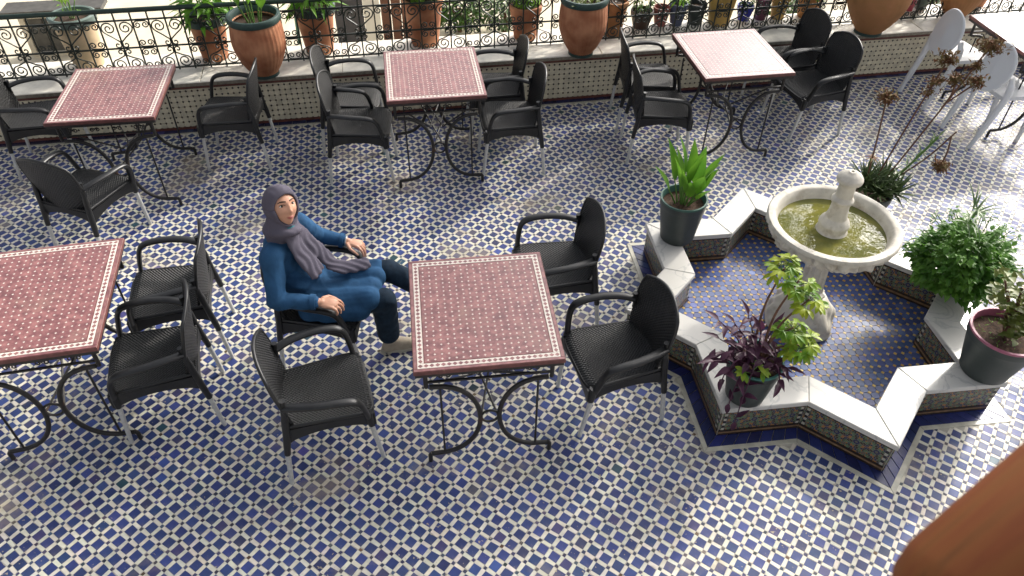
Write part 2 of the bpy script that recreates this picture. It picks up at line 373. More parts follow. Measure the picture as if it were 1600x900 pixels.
PER = .06666; TH = -.6012685; GO = np.array([-1.70899, 2.10281])
GU = np.array([math.cos(TH), math.sin(TH)]); GV = np.array([-math.sin(TH), math.cos(TH)])
def tiles_np(cx, cy, hx, hy, rot, cols, ztop=0.0, depth=.005, ch=.0009, jit=.0014, tilt=.004, zj=.0002):
    """bevelled slightly tilted tiles; returns V, quads, cols"""
    n = len(cx); sx = np.array([-1, 1, 1, -1]); sy = np.array([-1, -1, 1, 1])
    lx = sx[None]*hx[:, None] + RNG.normal(0, jit, (n, 4)); ly = sy[None]*hy[:, None] + RNG.normal(0, jit, (n, 4))
    c, s = math.cos(rot), math.sin(rot)
    gx, gy = RNG.normal(0, tilt, (n, 1)), RNG.normal(0, tilt, (n, 1)); z0 = ztop + RNG.normal(0, zj, (n, 1))
    kx, ky = 1-ch/hx[:, None], 1-ch/hy[:, None]
    jr = RNG.normal(0, .018, (n, 1)); lx, ly = lx-jr*ly+RNG.normal(0, .0006, (n, 1)), ly+jr*lx+RNG.normal(0, .0006, (n, 1))
    tx, ty = lx*kx, ly*ky; tz = z0 + gx*tx + gy*ty
    def w(a, b, z): return np.stack([cx[:, None]+c*a-s*b, cy[:, None]+s*a+c*b, z], -1)
    top = w(tx, ty, tz); bot = w(lx, ly, np.full_like(lx, ztop-depth))
    mid = w(lx, ly, tz-ch*.45)
    V = np.concatenate([top, mid, bot], 1).reshape(-1, 3)
    base = (np.arange(n)*12)[:, None]
    Q = [np.array([0, 1, 2, 3])]
    for i in range(4):
        j = (i+1) % 4; Q.append(np.array([i, 4+i, 4+j, j])); Q.append(np.array([4+i, 8+i, 8+j, 4+j]))
    quads = (base[:, None, :] + np.array(Q)[None]).reshape(-1, 4)
    return V, quads, np.repeat(cols, 9, axis=0)
def vary(base, n, amp=.2, hue=.08):
    b = np.array(base)[None]*np.exp(RNG.normal(0, amp, (n, 1)))*np.exp(RNG.normal(0, hue, (n, 3))); return np.clip(b, 0, .85)

R_ = 140
I, J = np.meshgrid(np.arange(-R_, R_), np.arange(-R_, R_)); I = I.ravel().astype(float); J = J.ravel().astype(float)
star_out = star_pts(STAR_R, .085)
def region(X, Y):
    perp = X*WN.x + Y*WN.y - D0
    return (X > -5.6) & (X < 6.6) & (Y > .9) & (perp < -.075) & (X*WD.x+Y*WD.y > -5.4) & ~in_poly(X, Y, star_out)
def grid_pos(di, dj):
    X = GO[0] + PER*((I+di)*GU[0] + (J+dj)*GV[0]); Y = GO[1] + PER*((I+di)*GU[1] + (J+dj)*GV[1]); k = region(X, Y); return X[k], Y[k]
GB = .290*PER; GA = PER-GB; gr = .0005
bx_, by_ = grid_pos(.5, .5); w1x, w1y = grid_pos(.5, 0); w2x, w2y = grid_pos(0, .5); dx_, dy_ = grid_pos(0, 0)
nb = len(bx_); cb = vary((.032, .052, .170), nb, .19, .07)
odd = RNG.random(nb); cb[odd < .012] = vary((.025, .07, .10), int((odd < .012).sum())); cb[(odd > .03) & (odd < .10)] = vary((.052, .055, .15), int(((odd > .03) & (odd < .10)).sum()))
cw1 = vary((.64, .615, .52), len(w1x), .05, .02); cw2 = vary((.64, .615, .52), len(w2x), .05, .02)
cdk = vary((.040, .046, .085), len(dx_), .35, .15); k = RNG.random(len(dx_)) < .03; cdk[k] = vary((.10, .06, .03), int(k.sum()))
def full(n, v): return np.full(n, v)
# nearest tiles in view become pieces of their own
def nearest(X, Y, n):
    P = np.stack([X, Y, np.full_like(X, -CAMH)], -1); d = P @ np.array(fw); u = (P @ np.array(rt2))/d*1188.45; v = -(P @ np.array(up2))/d*1188.45
    vis = (abs(u) < 770) & (abs(v) < 430) & ~((u > 560) & (v > 230)); s = np.where(vis, d, 99); o = np.argsort(s)[:n]; mk = np.zeros(len(X), bool); mk[o] = True; return mk
kb = nearest(bx_, by_, 300); kw = nearest(w1x, w1y, 150); kw2 = nearest(w2x, w2y, 150)
parts = []
for X, Y, hx, hy, cc, kk in ((bx_, by_, GA/2-gr, GA/2-gr, cb, kb), (w1x, w1y, GA/2-gr, GB/2-gr, cw1, kw), (w2x, w2y, GB/2-gr, GA/2-gr, cw2, kw2), (dx_, dy_, GB/2*.84-gr, GB/2*.84-gr, cdk, np.zeros(len(dx_), bool))):
    q = ~kk; n = int(q.sum()); parts.append(tiles_np(X[q], Y[q], full(n, hx), full(n, hy), TH, cc[q], jit=.0013 if hx+hy > .03 else .0012))
o = 0; VV = []; QQ = []; CC = []
for V, Q, c in parts: VV.append(V); QQ.append(Q+o); CC.append(c); o += len(V)
tag(put('mosaic_tiles', big_mesh('mosaic_tiles', np.concatenate(VV), np.concatenate(QQ), np.concatenate(CC), m_glaze), floor), kind='stuff')
def piece_objs(name, X, Y, hx, hy, cc, kk, nvar=24):
    vs = []
    idx = np.where(kk)[0]
    for q in range(nvar):
        V, Q, c = tiles_np(np.zeros(1), np.zeros(1), full(1, hx), full(1, hy), TH, cc[idx[q]:idx[q]+1]); vs.append(big_mesh(name, V, Q, c, m_glaze))
    for n_, i in enumerate(idx):
        t = put(name, vs[(n_*7) % nvar], floor); t.location = (X[i], Y[i], 0)
piece_objs('blue_tile', bx_, by_, GA/2-gr, GA/2-gr, cb, kb)
piece_objs('white_tile', w1x, w1y, GA/2-gr, GB/2-gr, cw1, kw); piece_objs('white_tile', w2x, w2y, GB/2-gr, GA/2-gr, cw2, kw2)

# blue border tiles and pale strip round the star basin
b0, b1, b2 = star_pts(STAR_R-.03), star_pts(STAR_R, .055), star_pts(STAR_R, .082)
for k in range(16):
    a, b, c, d = [Vector(p) for p in (b0[k], b0[(k+1) % 16], b1[(k+1) % 16], b1[k])]
    n = 7
    for q in range(n):
        t0, t1 = q/n+.004, (q+1)/n-.004
        poly = [a.lerp(b, t0), a.lerp(b, t1), d.lerp(c, t1), d.lerp(c, t0)]
        cc = tuple(vary((.020, .028, .115), 1, .2)[0]); MB().prism([tuple(p) for p in poly], -.005, .0045+rnd(0, .001), cc, ch=.0012).build('border_tile', m_bluetile, floor)
    e, g = Vector(b2[k]), Vector(b2[(k+1) % 16])
    MB().prism([tuple(p) for p in (d.lerp(c, .003), d.lerp(c, .997), e.lerp(g, .997), e.lerp(g, .003))], -.005, .0035, (.48, .46, .38), ch=.001).build('pale_strip', m_bluetile, floor)
# blue border along the parapet
for i in range(110):
    s = -5.4 + i*.115
    Mw = Matrix.Translation(WN*D0) @ Matrix.Rotation(SL, 4, 'Z')
    MB().prism([(s+.001, -.058), (s+.114, -.058), (s+.114, -.002), (s+.001, -.002)], -.005, .004, tuple(vary((.022, .026, .065), 1, .25)[0]), M=Mw, ch=.001).build('border_tile', m_bluetile, floor)
MB().prism([(-5.4, -.075), (7.3, -.075), (7.3, -.0595), (-5.4, -.0595)], -.005, .003, (.42, .40, .33), M=Mw, ch=.001).build('pale_strip', m_bluetile, floor)

# ------------------------------------------------------------------ parapet
CT = .44          # coping top
par = empty('parapet_wall', WN*D0, SL); tag(par, 'low terrace parapet faced with white tiles under a pale stone coping', 'parapet')
S0, S1 = -5.4, 7.4
MB().box((S0, .006, -.1), (S1, .44, CT-.032)).build('core', m_grout, par)
x = S0
while x < S1-.3:
    L_ = rnd(.85, 1.15); x1 = min(x+L_, S1); sl = MB()
    sl.add([(x+.002, -.05, CT-.03), (x1-.002, -.05, CT-.03), (x1-.002, .5, CT-.03), (x+.002, .5, CT-.03), (x+.002, -.05, CT-.006), (x1-.002, -.05, CT-.006), (x1-.002, .5, CT-.006), (x+.002, .5, CT-.006),
            (x+.006, -.044, CT), (x1-.006, -.044, CT), (x1-.006, .494, CT), (x+.006, .494, CT)],
           [(3, 2, 1, 0), (0, 1, 5, 4), (1, 2, 6, 5), (2, 3, 7, 6), (3, 0, 4, 7), (4, 5, 9, 8), (5, 6, 10, 9), (6, 7, 11, 10), (7, 4, 8, 11), (8, 9, 10, 11)])
    sl.build('coping_slab', m_coping, par); x = x1
MB().box((S0, -.0525, CT-.034), (S1, -.0505, CT-.007)).build('coping_edge', m_copedge, par)
MB().box((S0, -.016, CT-.072), (S1, .004, CT-.031)).build('red_band', m_redtrim, par)
MB().box((S0, -.008, 0), (S1, .004, .024)).build('red_foot_band', m_redtrim, par)
# white wall tiles with clipped corners and small dark diamonds between them
WT = .0455; z_lo = .026; rows = 8; wt = MB(); nx = int((S1-S0)/WT)
sc = MB()
def clipped(cx, cz, h, c, col, top_round=False):
    if top_round:
        P = [(cx-h+c, cz-h), (cx+h-c, cz-h), (cx+h, cz-h+c), (cx+h, cz+h*.25)] + [(cx+h*math.cos(a), cz+h*.25+h*.7*math.sin(a)) for a in (PI*.25, PI*.5, PI*.75)] + [(cx-h, cz+h*.25), (cx-h, cz-h+c)]
    else: P = [(cx-h+c, cz-h), (cx+h-c, cz-h), (cx+h, cz-h+c), (cx+h, cz+h-c), (cx+h-c, cz+h), (cx-h+c, cz+h), (cx-h, cz+h-c), (cx-h, cz-h+c)]
    y = -.006 - rnd(0, .0012); n = len(P); tx, tz = rnd(-.01, .01), rnd(-.01, .01)
    vs = [(px, y+tx*(px-cx)+tz*(pz-cz), pz) for px, pz in P] + [(px, .006, pz) for px, pz in P]
    wt.add(vs, [tuple(range(n))] + [(i, n+i, n+(i+1) % n, (i+1) % n) for i in range(n)], col)
for r in range(rows):
    for i in range(nx):
        cx, cz = S0+(i+.5)*WT, z_lo+(r+.5)*WT
        v = rnd(.88, 1.08); cc = (.74*v, .67*v, .50*v)
        clipped(cx, cz, WT/2-.0006, .0105, cc, r == rows-1)
        if r < rows-1:
            d = .0098; px, pz = S0+i*WT, z_lo+(r+1)*WT; dk = random.choice([(.03, .02, .015), (.05, .03, .02), (.07, .035, .02)])
            wt.add([(px-d, -.0066, pz), (px, -.0066, pz-d), (px+d, -.0066, pz), (px, -.0066, pz+d)], [(0, 1, 2, 3)], dk)
tag(wt.build('wall_tiles', m_walltile, par), kind='stuff')

# ------------------------------------------------------------------ wrought-iron railing
rail = empty('iron_railing', WN*(D0+.20)+Vector((0, 0, 0)), SL); tag(rail, 'dark wrought iron railing of heart scrolls standing on the parapet coping', 'railing')
Zb, Zm, Zu, Zt = CT+.018, .645, .868, .945
MB().tube([(S0, 0, Zt), (S1, 0, Zt)], .019, 12).build('handrail', m_rail, rail, True)
for z in (Zb, Zm, Zu): MB().box((S0, -.005, z-.006), (S1, .005, z+.006)).build('cross_rail', m_iron, rail)
BS = .124
me_bar = MB().box((-.0055, -.0052, CT), (.0055, .0052, Zt-.01)).mesh('bar', m_iron)
def spiral(cx, cz, r0, r1, a0, a1, n=18):
    return [(cx+(r0+(r1-r0)*t/n)*math.cos(math.radians(a0+(a1-a0)*t/n)), 0, cz+(r0+(r1-r0)*t/n)*math.sin(math.radians(a0+(a1-a0)*t/n))) for t in range(n+1)]
def heart(h, flip):
    b = MB(); c = h-.058
    tail = bez([(.006, 0, .055), (.05, 0, h*.42), (.100, 0, c-.03), (.114, 0, c)], 5)
    foot = spiral(.030, .030, .026, .007, 150, 520, 16)[::-1]
    pts = foot + tail[:-1] + spiral(.062, c, .052, .009, 0, 560, 26)
    for sx in (1, -1):
        b.tube([(p[0]*sx, p[1], (h-p[2]) if flip else p[2]) for p in pts], .0056, 5)
    return b.mesh('heart_scroll', m_iron, 60)
def curl(flip):
    b = MB(); R = spiral(.0285, -.032, .029, .007, 90, -420, 20)
    L = [(-x, y, z) for x, y, z in R][::-1]; pts = L+R
    b.tube([(x, y, -z if flip else z) for x, y, z in pts], .0052, 5)
    return b.mesh('curl_scroll', m_iron, 60)
hu, hd = heart(Zu-Zm, False), heart(Zm-Zb, True); cu, cd = curl(False), curl(True)
nb_ = int((S1-S0)/BS); phase = (-2.864 - S0) % BS
x0 = S0 + phase
for i in range(nb_):
    x = x0 + i*BS; o = put('bar', me_bar, rail); o.location = (x, 0, 0)
    if i % 3 == 0:
        for me, z in ((hu, Zm), (hd, Zb)): o = put('heart_scroll', me, rail); o.location = (x, -.006, z)
    if i % 3 == 1:
        for me, z in ((cu, Zu-.006), (cd, Zm+.006), (cu, Zm-.006), (cd, Zb+.006)): o = put('curl_scroll', me, rail); o.location = (x+BS/2, -.006, z)

# ------------------------------------------------------------------ cream house wall laid level to catch the sun, window and door
Mw2 = Matrix.Translation(WN*D0) @ Matrix.Rotation(SL, 4, 'Z'); RZ = -.35
level_wall = MB().box((-9, .52, RZ-.3), (12, 9, RZ), M=Mw2).build('level_cream_wall', m_plaster); tag(level_wall, 'pale cream wall beyond the railing, laid level to catch the sun', kind='structure')
m_dwood = mat('grey_shutter', (.075, .072, .065), .7, var=.3, vscale=12); m_pale = mat('pale_frame', (.55, .50, .40), .7, var=.15, vscale=10)
m_door = mat('slate_door', (.055, .055, .065), .6, var=.2, vscale=6); m_plank = mat('red_brown_door', (.14, .055, .03), .6, var=.3, vscale=10)
m_glass = mat('dark_glass', (.03, .03, .035), .15)
wf = empty('shuttered_window', WN*(D0+2.44)+WD*-3.62+Vector((0, 0, RZ)), SL); tag(wf, 'grey shuttered window with dark lintel beyond the railing at far left', 'window')
def frame_box(x0, x1, z0, z1, t, root):
    f = MB(); f.box((x0, -.05, z0), (x0+t, .12, z1)); f.box((x1-t, -.05, z0), (x1, .12, z1)); f.box((x0+t, -.05, z1-t), (x1-t, .12, z1)); f.box((x0+t, -.05, z0), (x1-t, .12, z0+t)); f.build('frame', m_pale, root)
frame_box(0, .60, 0, .46, .05, wf); MB().box((.05, .02, .05), (.55, .05, .41)).build('pane', m_glass, wf)
for i in range(3): MB().box((.055+i*.165, -.03, .05), (.212+i*.165, 0, .41)).build('shutter_board', m_dwood, wf)
MB().box((-.12, -.12, .465), (.85, .16, .51)).build('lintel', m_dwood, wf)
hs = empty('house_door', WN*(D0+1.95)+Vector((0, 0, RZ)), SL); tag(hs, 'dark grey door with pale jamb and red brown boards seen through the railing', 'door')
MB().box((-.42, 0, 0), (-.125, .06, .62)).build('door_leaf', m_door, hs); MB().box((-.12, -.02, 0), (.045, .1, .66)).build('jamb', mat('white_frame', (.7, .68, .62), .7), hs)
for i in range(3): MB().box((.06+i*.108, .12, 0), (.16+i*.108, .16, .62)).build('plank', m_plank, hs)
dp = MB().tube([(0, 0, 0), (.01, .02, .4), (0, 0, .8)], .02, 8).build('drainpipe', mat('green_pipe', (.03, .12, .08), .5), None, True); dp.location = WN*(D0+2.3)+WD*-.86+Vector((0, 0, RZ)); tag(dp, 'thin green pipe standing beyond the railing left of the grey door', 'pipe')

# ------------------------------------------------------------------ star basin
sb = empty('star_basin_wall', (0, 0, 0)); tag(sb, 'eight pointed star basin wall with marble coping and small mosaic sides', 'basin')
CW = .178
so_, si_ = star_pts(STAR_R), star_pts(STAR_R, -CW)
wo, wi = star_pts(STAR_R, -.016), star_pts(STAR_R, -CW+.016)
for k in range(16):
    a, b, c, d = so_[k], so_[(k+1) % 16], si_[(k+1) % 16], si_[k]
    A, B, C_, D_ = map(Vector, (a, b, c, d)); g = .0005
    e = (B-A).normalized()*g; e2 = (C_-D_).normalized()*g
    MB().prism([tuple(p) for p in (D_+e2, C_-e2, B-e, A+e)], STAR_H-.03, STAR_H, ch=.004).build('coping_slab', m_marble, sb)
core = MB()
for k in range(16):
    core.prism([wi[k], wi[(k+1) % 16], wo[(k+1) % 16], wo[k]], -.03, STAR_H-.031)
core.build('core', m_grout, sb)
m_band = mat('dark_brown_band', (.035, .022, .016), .35, var=.3, vscale=30); m_band2 = mat('tan_band', (.24, .15, .08), .4, var=.3, vscale=40)
m_cornerw = mat('white_chip', (.45, .43, .36), .35); m_cornerb = mat('black_chip', (.02, .02, .03), .3)
def panel(p, q, inward):
    """mosaic face from p to q (2d), front looking away from the wall body"""
    p, q = Vector(p), Vector(q); L_ = (q-p).length; ang = math.atan2((q-p).y, (q-p).x)
    e = empty('mosaic_face', (p.x, p.y, 0), ang, sb)
    h = STAR_H-.032
    MB().box((.004, -.005, .052), (L_-.004, .003, h-.018)).build('mosaic_panel', m_zel, e)
    bd = MB()
    for z0, z1 in ((h-.016, h-.003), (.036, .049), (.008, .020)): bd.box((.003, -.006, z0), (L_-.003, .003, z1))
    bd.build('dark_band', m_band, e)
    MB().box((.003, -.0055, .0215), (L_-.003, .003, .0345)).build('tan_band', m_band2, e)
    cb_ = MB(); cw_ = MB()
    for x in (.012, L_-.028):
        for i in range(7):
            (cb_ if i % 2 else cw_).box((x, -.0065, .053+i*.0195), (x+.016, -.0045, .0705+i*.0195))
    cb_.build('corner_chips', m_cornerb, e); cw_.build('corner_chips', m_cornerw, e)
for k in range(16):
    panel(wo[(k+1) % 16], wo[k], False)
    panel(wi[k], wi[(k+1) % 16], True)
# basin floor: blue tiles with little yellow squares
inner = star_pts(STAR_R, -CW+.02)
bf = MB().prism(inner[::-1], -.02, .004).build('basin_floor', mat('blue_grout', (.085, .105, .20), .9)); tag(bf, 'blue basin floor dotted with small yellow tiles', kind='structure')
YP = .047; I2, J2 = np.meshgrid(np.arange(-26, 27), np.arange(-26, 27)); I2 = I2.ravel(); J2 = J2.ravel()
rot = SL-.1; cu_, su_ = math.cos(rot), math.sin(rot)
inn2 = star_pts(STAR_R, -CW+.012)
bl = MB(); ye = MB(); big = []
for i, j in zip(I2, J2):
    X = STAR_C.x + YP*(i*cu_-j*su_); Y = STAR_C.y + YP*(i*su_+j*cu_)
    if not in_poly(np.array([X]), np.array([Y]), inn2)[0]: continue
    h = YP/2-.0005; c = .0118
    P = [(-h+c, -h), (h-c, -h), (h, -h+c), (h, h-c), (h-c, h), (-h+c, h), (-h, h-c), (-h, -h+c)]
    cc = tuple(vary((.075, .105, .255), 1, .13, .05)[0])
    big.append((Y, X, P, cc))
    px, py = X+YP/2*(cu_-su_), Y+YP/2*(su_+cu_)
    if in_poly(np.array([px]), np.array([py]), inn2)[0]:
        d = .0122; yc = random.choice([(.55, .38, .09), (.50, .34, .09), (.58, .44, .17), (.46, .28, .07)])
        ye.prism([(px-d*(cu_), py-d*su_), (px+d*su_, py-d*cu_), (px+d*cu_, py+d*su_), (px-d*su_, py+d*cu_)], .003, .0108, yc, ch=.001)
big.sort(key=lambda t: t[0])
bvar = [MB().prism([(x*cu_-y*su_, x*su_+y*cu_) for x, y in big[q][2]], .003, .0102, big[q][3], ch=.0015).mesh('blue_tile', m_bluetile) for q in range(16)]
for q, (Y, X, P, cc) in enumerate(big):
    if q < 300: t = put('blue_tile', bvar[(q*5) % 16], bf); t.location = (X, Y, rnd(-.0004, .0004)); t.rotation_euler = (rnd(-.008, .008), rnd(-.008, .008), 0)
    else: bl.prism([(x*cu_-y*su_+X, x*su_+y*cu_+Y) for x, y in P], .003, .0102, cc, ch=.0015)
tag(bl.build('blue_tiles', m_bluetile, bf), kind='stuff'); tag(ye.build('yellow_chips', m_bluetile, bf), kind='stuff')

# ------------------------------------------------------------------ fountain
ft = empty('stone_fountain', (STAR_C.x, STAR_C.y, .008)); tag(ft, 'carved pale stone fountain bowl on pedestal in the star basin', 'fountain')
def base_carve(a, i, r, z): return .018*math.sin(a*6+z*16)*max(0, 1-abs(z-.10)/.12) + .010*math.sin(a*12-z*40)*max(0, 1-abs(z-.10)/.1)
MB().lathe([(.19, 0), (.205, .012), (.205, .03)] + [(.2-.09*((i/14)**1.6), .035+.2*i/14) for i in range(15)] + [(.09, .24)], 64, fun=base_carve).build('base', m_stone, ft, 50)
def flute(a, i, r, z): return -.009*abs(math.sin(a*6))
MB().lathe([(.085, .235), (.098, .25), (.098, .265), (.078, .28), (.072, .33), (.066, .45), (.07, .53), (.088, .555), (.10, .57), (.10, .59)], 48, fun=flute).build('pedestal', m_stone, ft, 40)
def carve(a, i, r, z):
    if z < .6 or r < .2 or i > 20: return 0
    t = max(0, min(1, (z-.62)/.03))*max(0, min(1, (.755-z)/.02))
    sw = math.sin(a*13+2.2*math.sin(a*5))*math.sin((z-.60)*62+1.7*math.sin(a*13)) + .6*math.sin(a*29+z*70)
    rib = -.010*(abs((a*8/PI) % 1-.5) < .06)
    return t*.017*sw + t*rib*1.3
prof = [(.06, .585), (.13, .592), (.19, .608), (.235, .628)]
prof += [(.235+.108*math.sin(PI/2*i/16)**1.0, .628+.127*(i/16)**1.25) for i in range(1, 17)]
prof += [(.352, .757), (.362, .765), (.362, .778), (.355, .787), (.325, .788), (.313, .782), (.300, .745), (.285, .705), (.24, .675), (.12, .66), (.05, .658)]
MB().lathe(prof, 160, fun=carve).build('bowl', m_stone, ft, 50)
wa = MB().lathe([(.004, .728), (.296, .728), (.295, .724), (.004, .722)], 64).build('water', m_water, ft)
MB().lathe([(.12, .66), (.12, .70), (.108, .71), (.095, .73), (.094, .752), (.099, .757), (.099, .77), (.092, .785), (.070, .808), (.060, .84), (.056, .900), (.066, .906), (.071, .917), (.071, .926), (.062, .936), (.054, .945), (.053, 1.015), (.060, 1.03), (.079, 1.038), (.082, 1.05), (.079, 1.062), (.066, 1.077), (.045, 1.088), (.030, 1.092), (.022, 1.098), (.010, 1.098), (.008, 1.08)], 48).build('finial', m_stone, ft, 24)
for c in ft.children:
    if c.name.startswith('finial'): c.scale = (.84, .84, 1.015)


# ------------------------------------------------------------------ tables
def make_table(D=.78, W=.70):
    root = empty('mosaic_table')
    top = MB(); hw, hd = W/2, D/2
    top.prism([(-hw, -hd), (hw, -hd), (hw, hd), (-hw, hd)], .728, .75, ch=.002); MB().prism([(-hw+.006, -hd+.006), (hw-.006, -hd+.006), (hw-.006, hd-.006), (-hw+.006, hd-.006)], .705, .7275).build('iron_tray', m_tiron, root); tp = top.build('tabletop', m_tabedge, root)
    fld = MB()                                        # red field: one chip per cell, joints recessed
    bi = .020; bw = .029
    for a, b in (((-hw+.004, -hd+.004), (hw-.004, -hd+bi-.002)), ((-hw+.004, hd-bi+.002), (hw-.004, hd-.004)), ((-hw+.004, -hd+bi), (-hw+bi-.002, hd-bi)), ((hw-bi+.002, -hd+bi), (hw-.004, hd-bi))):
        fld.box((*a, .7495), (*b, .7515))
    x0, y0 = hw-bi-bw-.006, hd-bi-bw-.006
    fld.box((-x0, -y0, .7495), (x0, y0, .7513))
    fld.build('red_field', m_tabred, tp)
    ch = MB(); nx, ny = 18, 22                          # white star chips
    d = .0066
    for i in range(nx):
        for j in range(ny):
            px, py = -x0+(i+.5)*2*x0/nx + rnd(-.0008, .0008), -y0+(j+.5)*2*y0/ny + rnd(-.0008, .0008)
            ch.add([(px-d, py, .7518), (px-d*.35, py-d*.35, .7518), (px, py-d, .7518), (px+d*.35, py-d*.35, .7518), (px+d, py, .7518), (px+d*.35, py+d*.35, .7518), (px, py+d, .7518), (px-d*.35, py+d*.35, .7518)], [tuple(range(8))])
    tag(ch.build('white_chips', m_tabwhite, tp), kind='stuff')
    bd = MB(); rd = MB()                               # border: white strip with red diamonds
    def strip(ax, ay, bx, by, n):
        u = Vector((bx-ax, by-ay)); L_ = u.length; u /= L_; v = Vector((-u.y, u.x)); st = L_/n
        P = lambda s, t: tuple(Vector((ax, ay))+u*s+v*t)
        bd.prism([P(0, 0), P(L_, 0), P(L_, bw), P(0, bw)], .7495, .7513)
        for i in range(n):
            c = (i+.5)*st
            rd.add([(*P(c-st*.47, bw/2), .7517), (*P(c, .004), .7517), (*P(c+st*.47, bw/2), .7517), (*P(c, bw-.004), .7517)], [(0, 1, 2, 3)])
    i0 = bi+.001
    strip(-hw+i0, -hd+i0, hw-i0, -hd+i0, 25); strip(hw-i0, hd-i0, -hw+i0, hd-i0, 25)
    strip(-hw+i0, hd-i0-bw-.001, -hw+i0, -hd+i0+bw+.001, 26); strip(hw-i0, -hd+i0+bw+.001, hw-i0, hd-i0-bw-.001, 26)
    bd.build('white_border', m_tabwhite, tp); tag(rd.build('red_diamonds', m_tabred, tp), kind='stuff')
    ap = MB(); q, e = hw-.04, hd-.05                    # apron frame
    ap.box((-q, -e-.006, .688), (q, -e+.006, .712)); ap.box((-q, e-.006, .688), (q, e+.006, .712)); ap.box((-q-.006, -e+.0061, .688), (-q+.006, e-.0061, .712)); ap.box((q-.006, -e+.0061, .688), (q+.006, e-.0061, .712))
    ap.box((-q, -e-.005, .615), (q, -e+.005, .625)); ap.box((-q, e-.005, .615), (q, e+.005, .625))
    ap.build('apron', m_tiron, root)
    for s in (-1, 1):
        y = s*e; sc_ = MB()
        for i in range(4):
            cx = -q*.68 + i*q*.453
            for f in (1, -1): sc_.tube([(cx+f*p[0]*.55, y, .656+p[2]*.55) for p in spiral(.03, 0, .03, .008, 180, -260, 14)], .0035, 5)
        sc_.build('apron_scroll', m_tiron, root, 60)
        for sx in (-1, 1):
            lg = MB(); X = lambda v: sx*v
            pts = [(X(q-.01), y, .70), (X(q-.01), y, .60), (X(q-.012), y, .585)] ; lg.tube(pts, .011, 8)
            arc = [(X(.285), y, .585)] + [(X(.285-.238*math.sin(PI*t/16)**.8 if 0 < t < 16 else .285), y, .585-.525*(.5-.5*math.cos(PI*t/16))) for t in range(1, 16)] + [(X(.30), y, .06)]
            lg.tube(arc, .0125, 8)
            lg.tube([(X(.30), y, .066), (X(.312), y, .05), (X(.312), y, 0)], .0115, 8)
            lg.tube([(X(.235), y, .562), (X(.235), y, .075)], .006, 6)
            lg.build('leg', m_tiron, root, 50)
        rg = MB(); rg.tube([(.043*math.cos(a), y, .325+.043*math.sin(a)) for a in [2*PI*i/20 for i in range(21)]], .007, 6, caps=False); rg.build('ring', m_tiron, root, 60)
    for sx in (-1, 1):
        MB().tube([(sx*.045, -e, .31), (-sx*.05, e*.2, .33), (-sx*.2, e-.02, .60)], .006, 6).build('brace', m_tiron, root, 50)
        MB().tube([(sx*.045, e, .31), (-sx*.05, -e*.2, .34), (-sx*.2, -e+.02, .60)], .006, 6).build('brace', m_tiron, root, 50)
    return root
T_L = ['red mosaic table between the seated woman and the two chairs near the fountain', 'red mosaic table cut off by the left edge, largest there, with a chipped front border',
       'red mosaic table by the parapet at the upper left, below the leftmost urn', 'red mosaic table by the parapet in the middle, with four black chairs, behind the woman',
       'pale looking red mosaic table by the parapet, with four black chairs, behind the fountain', 'sunlit mosaic table at the upper right edge with white chairs']
T_P = [(-.147, 2.698, .1384, .78), (-2.352, 2.715, .2275, .83), (-2.799, 4.80, .1543, .78), (-.603, 5.162, .1646, .78), (1.6636, 5.5685, .1723, .78), (4.247, 6.025, .1493, .78)]
t0 = make_table(.78); t2 = make_table(.83); first = True
for lab, (x, y, a, D) in zip(T_L, T_P):
    if D > .8: t = t2
    else: t = t0 if first else copy_tree(t0); first = False
    t.location = (x, y, 0); t.rotation_euler = (0, 0, a); tag(t, lab, 'table', 'red mosaic tables')

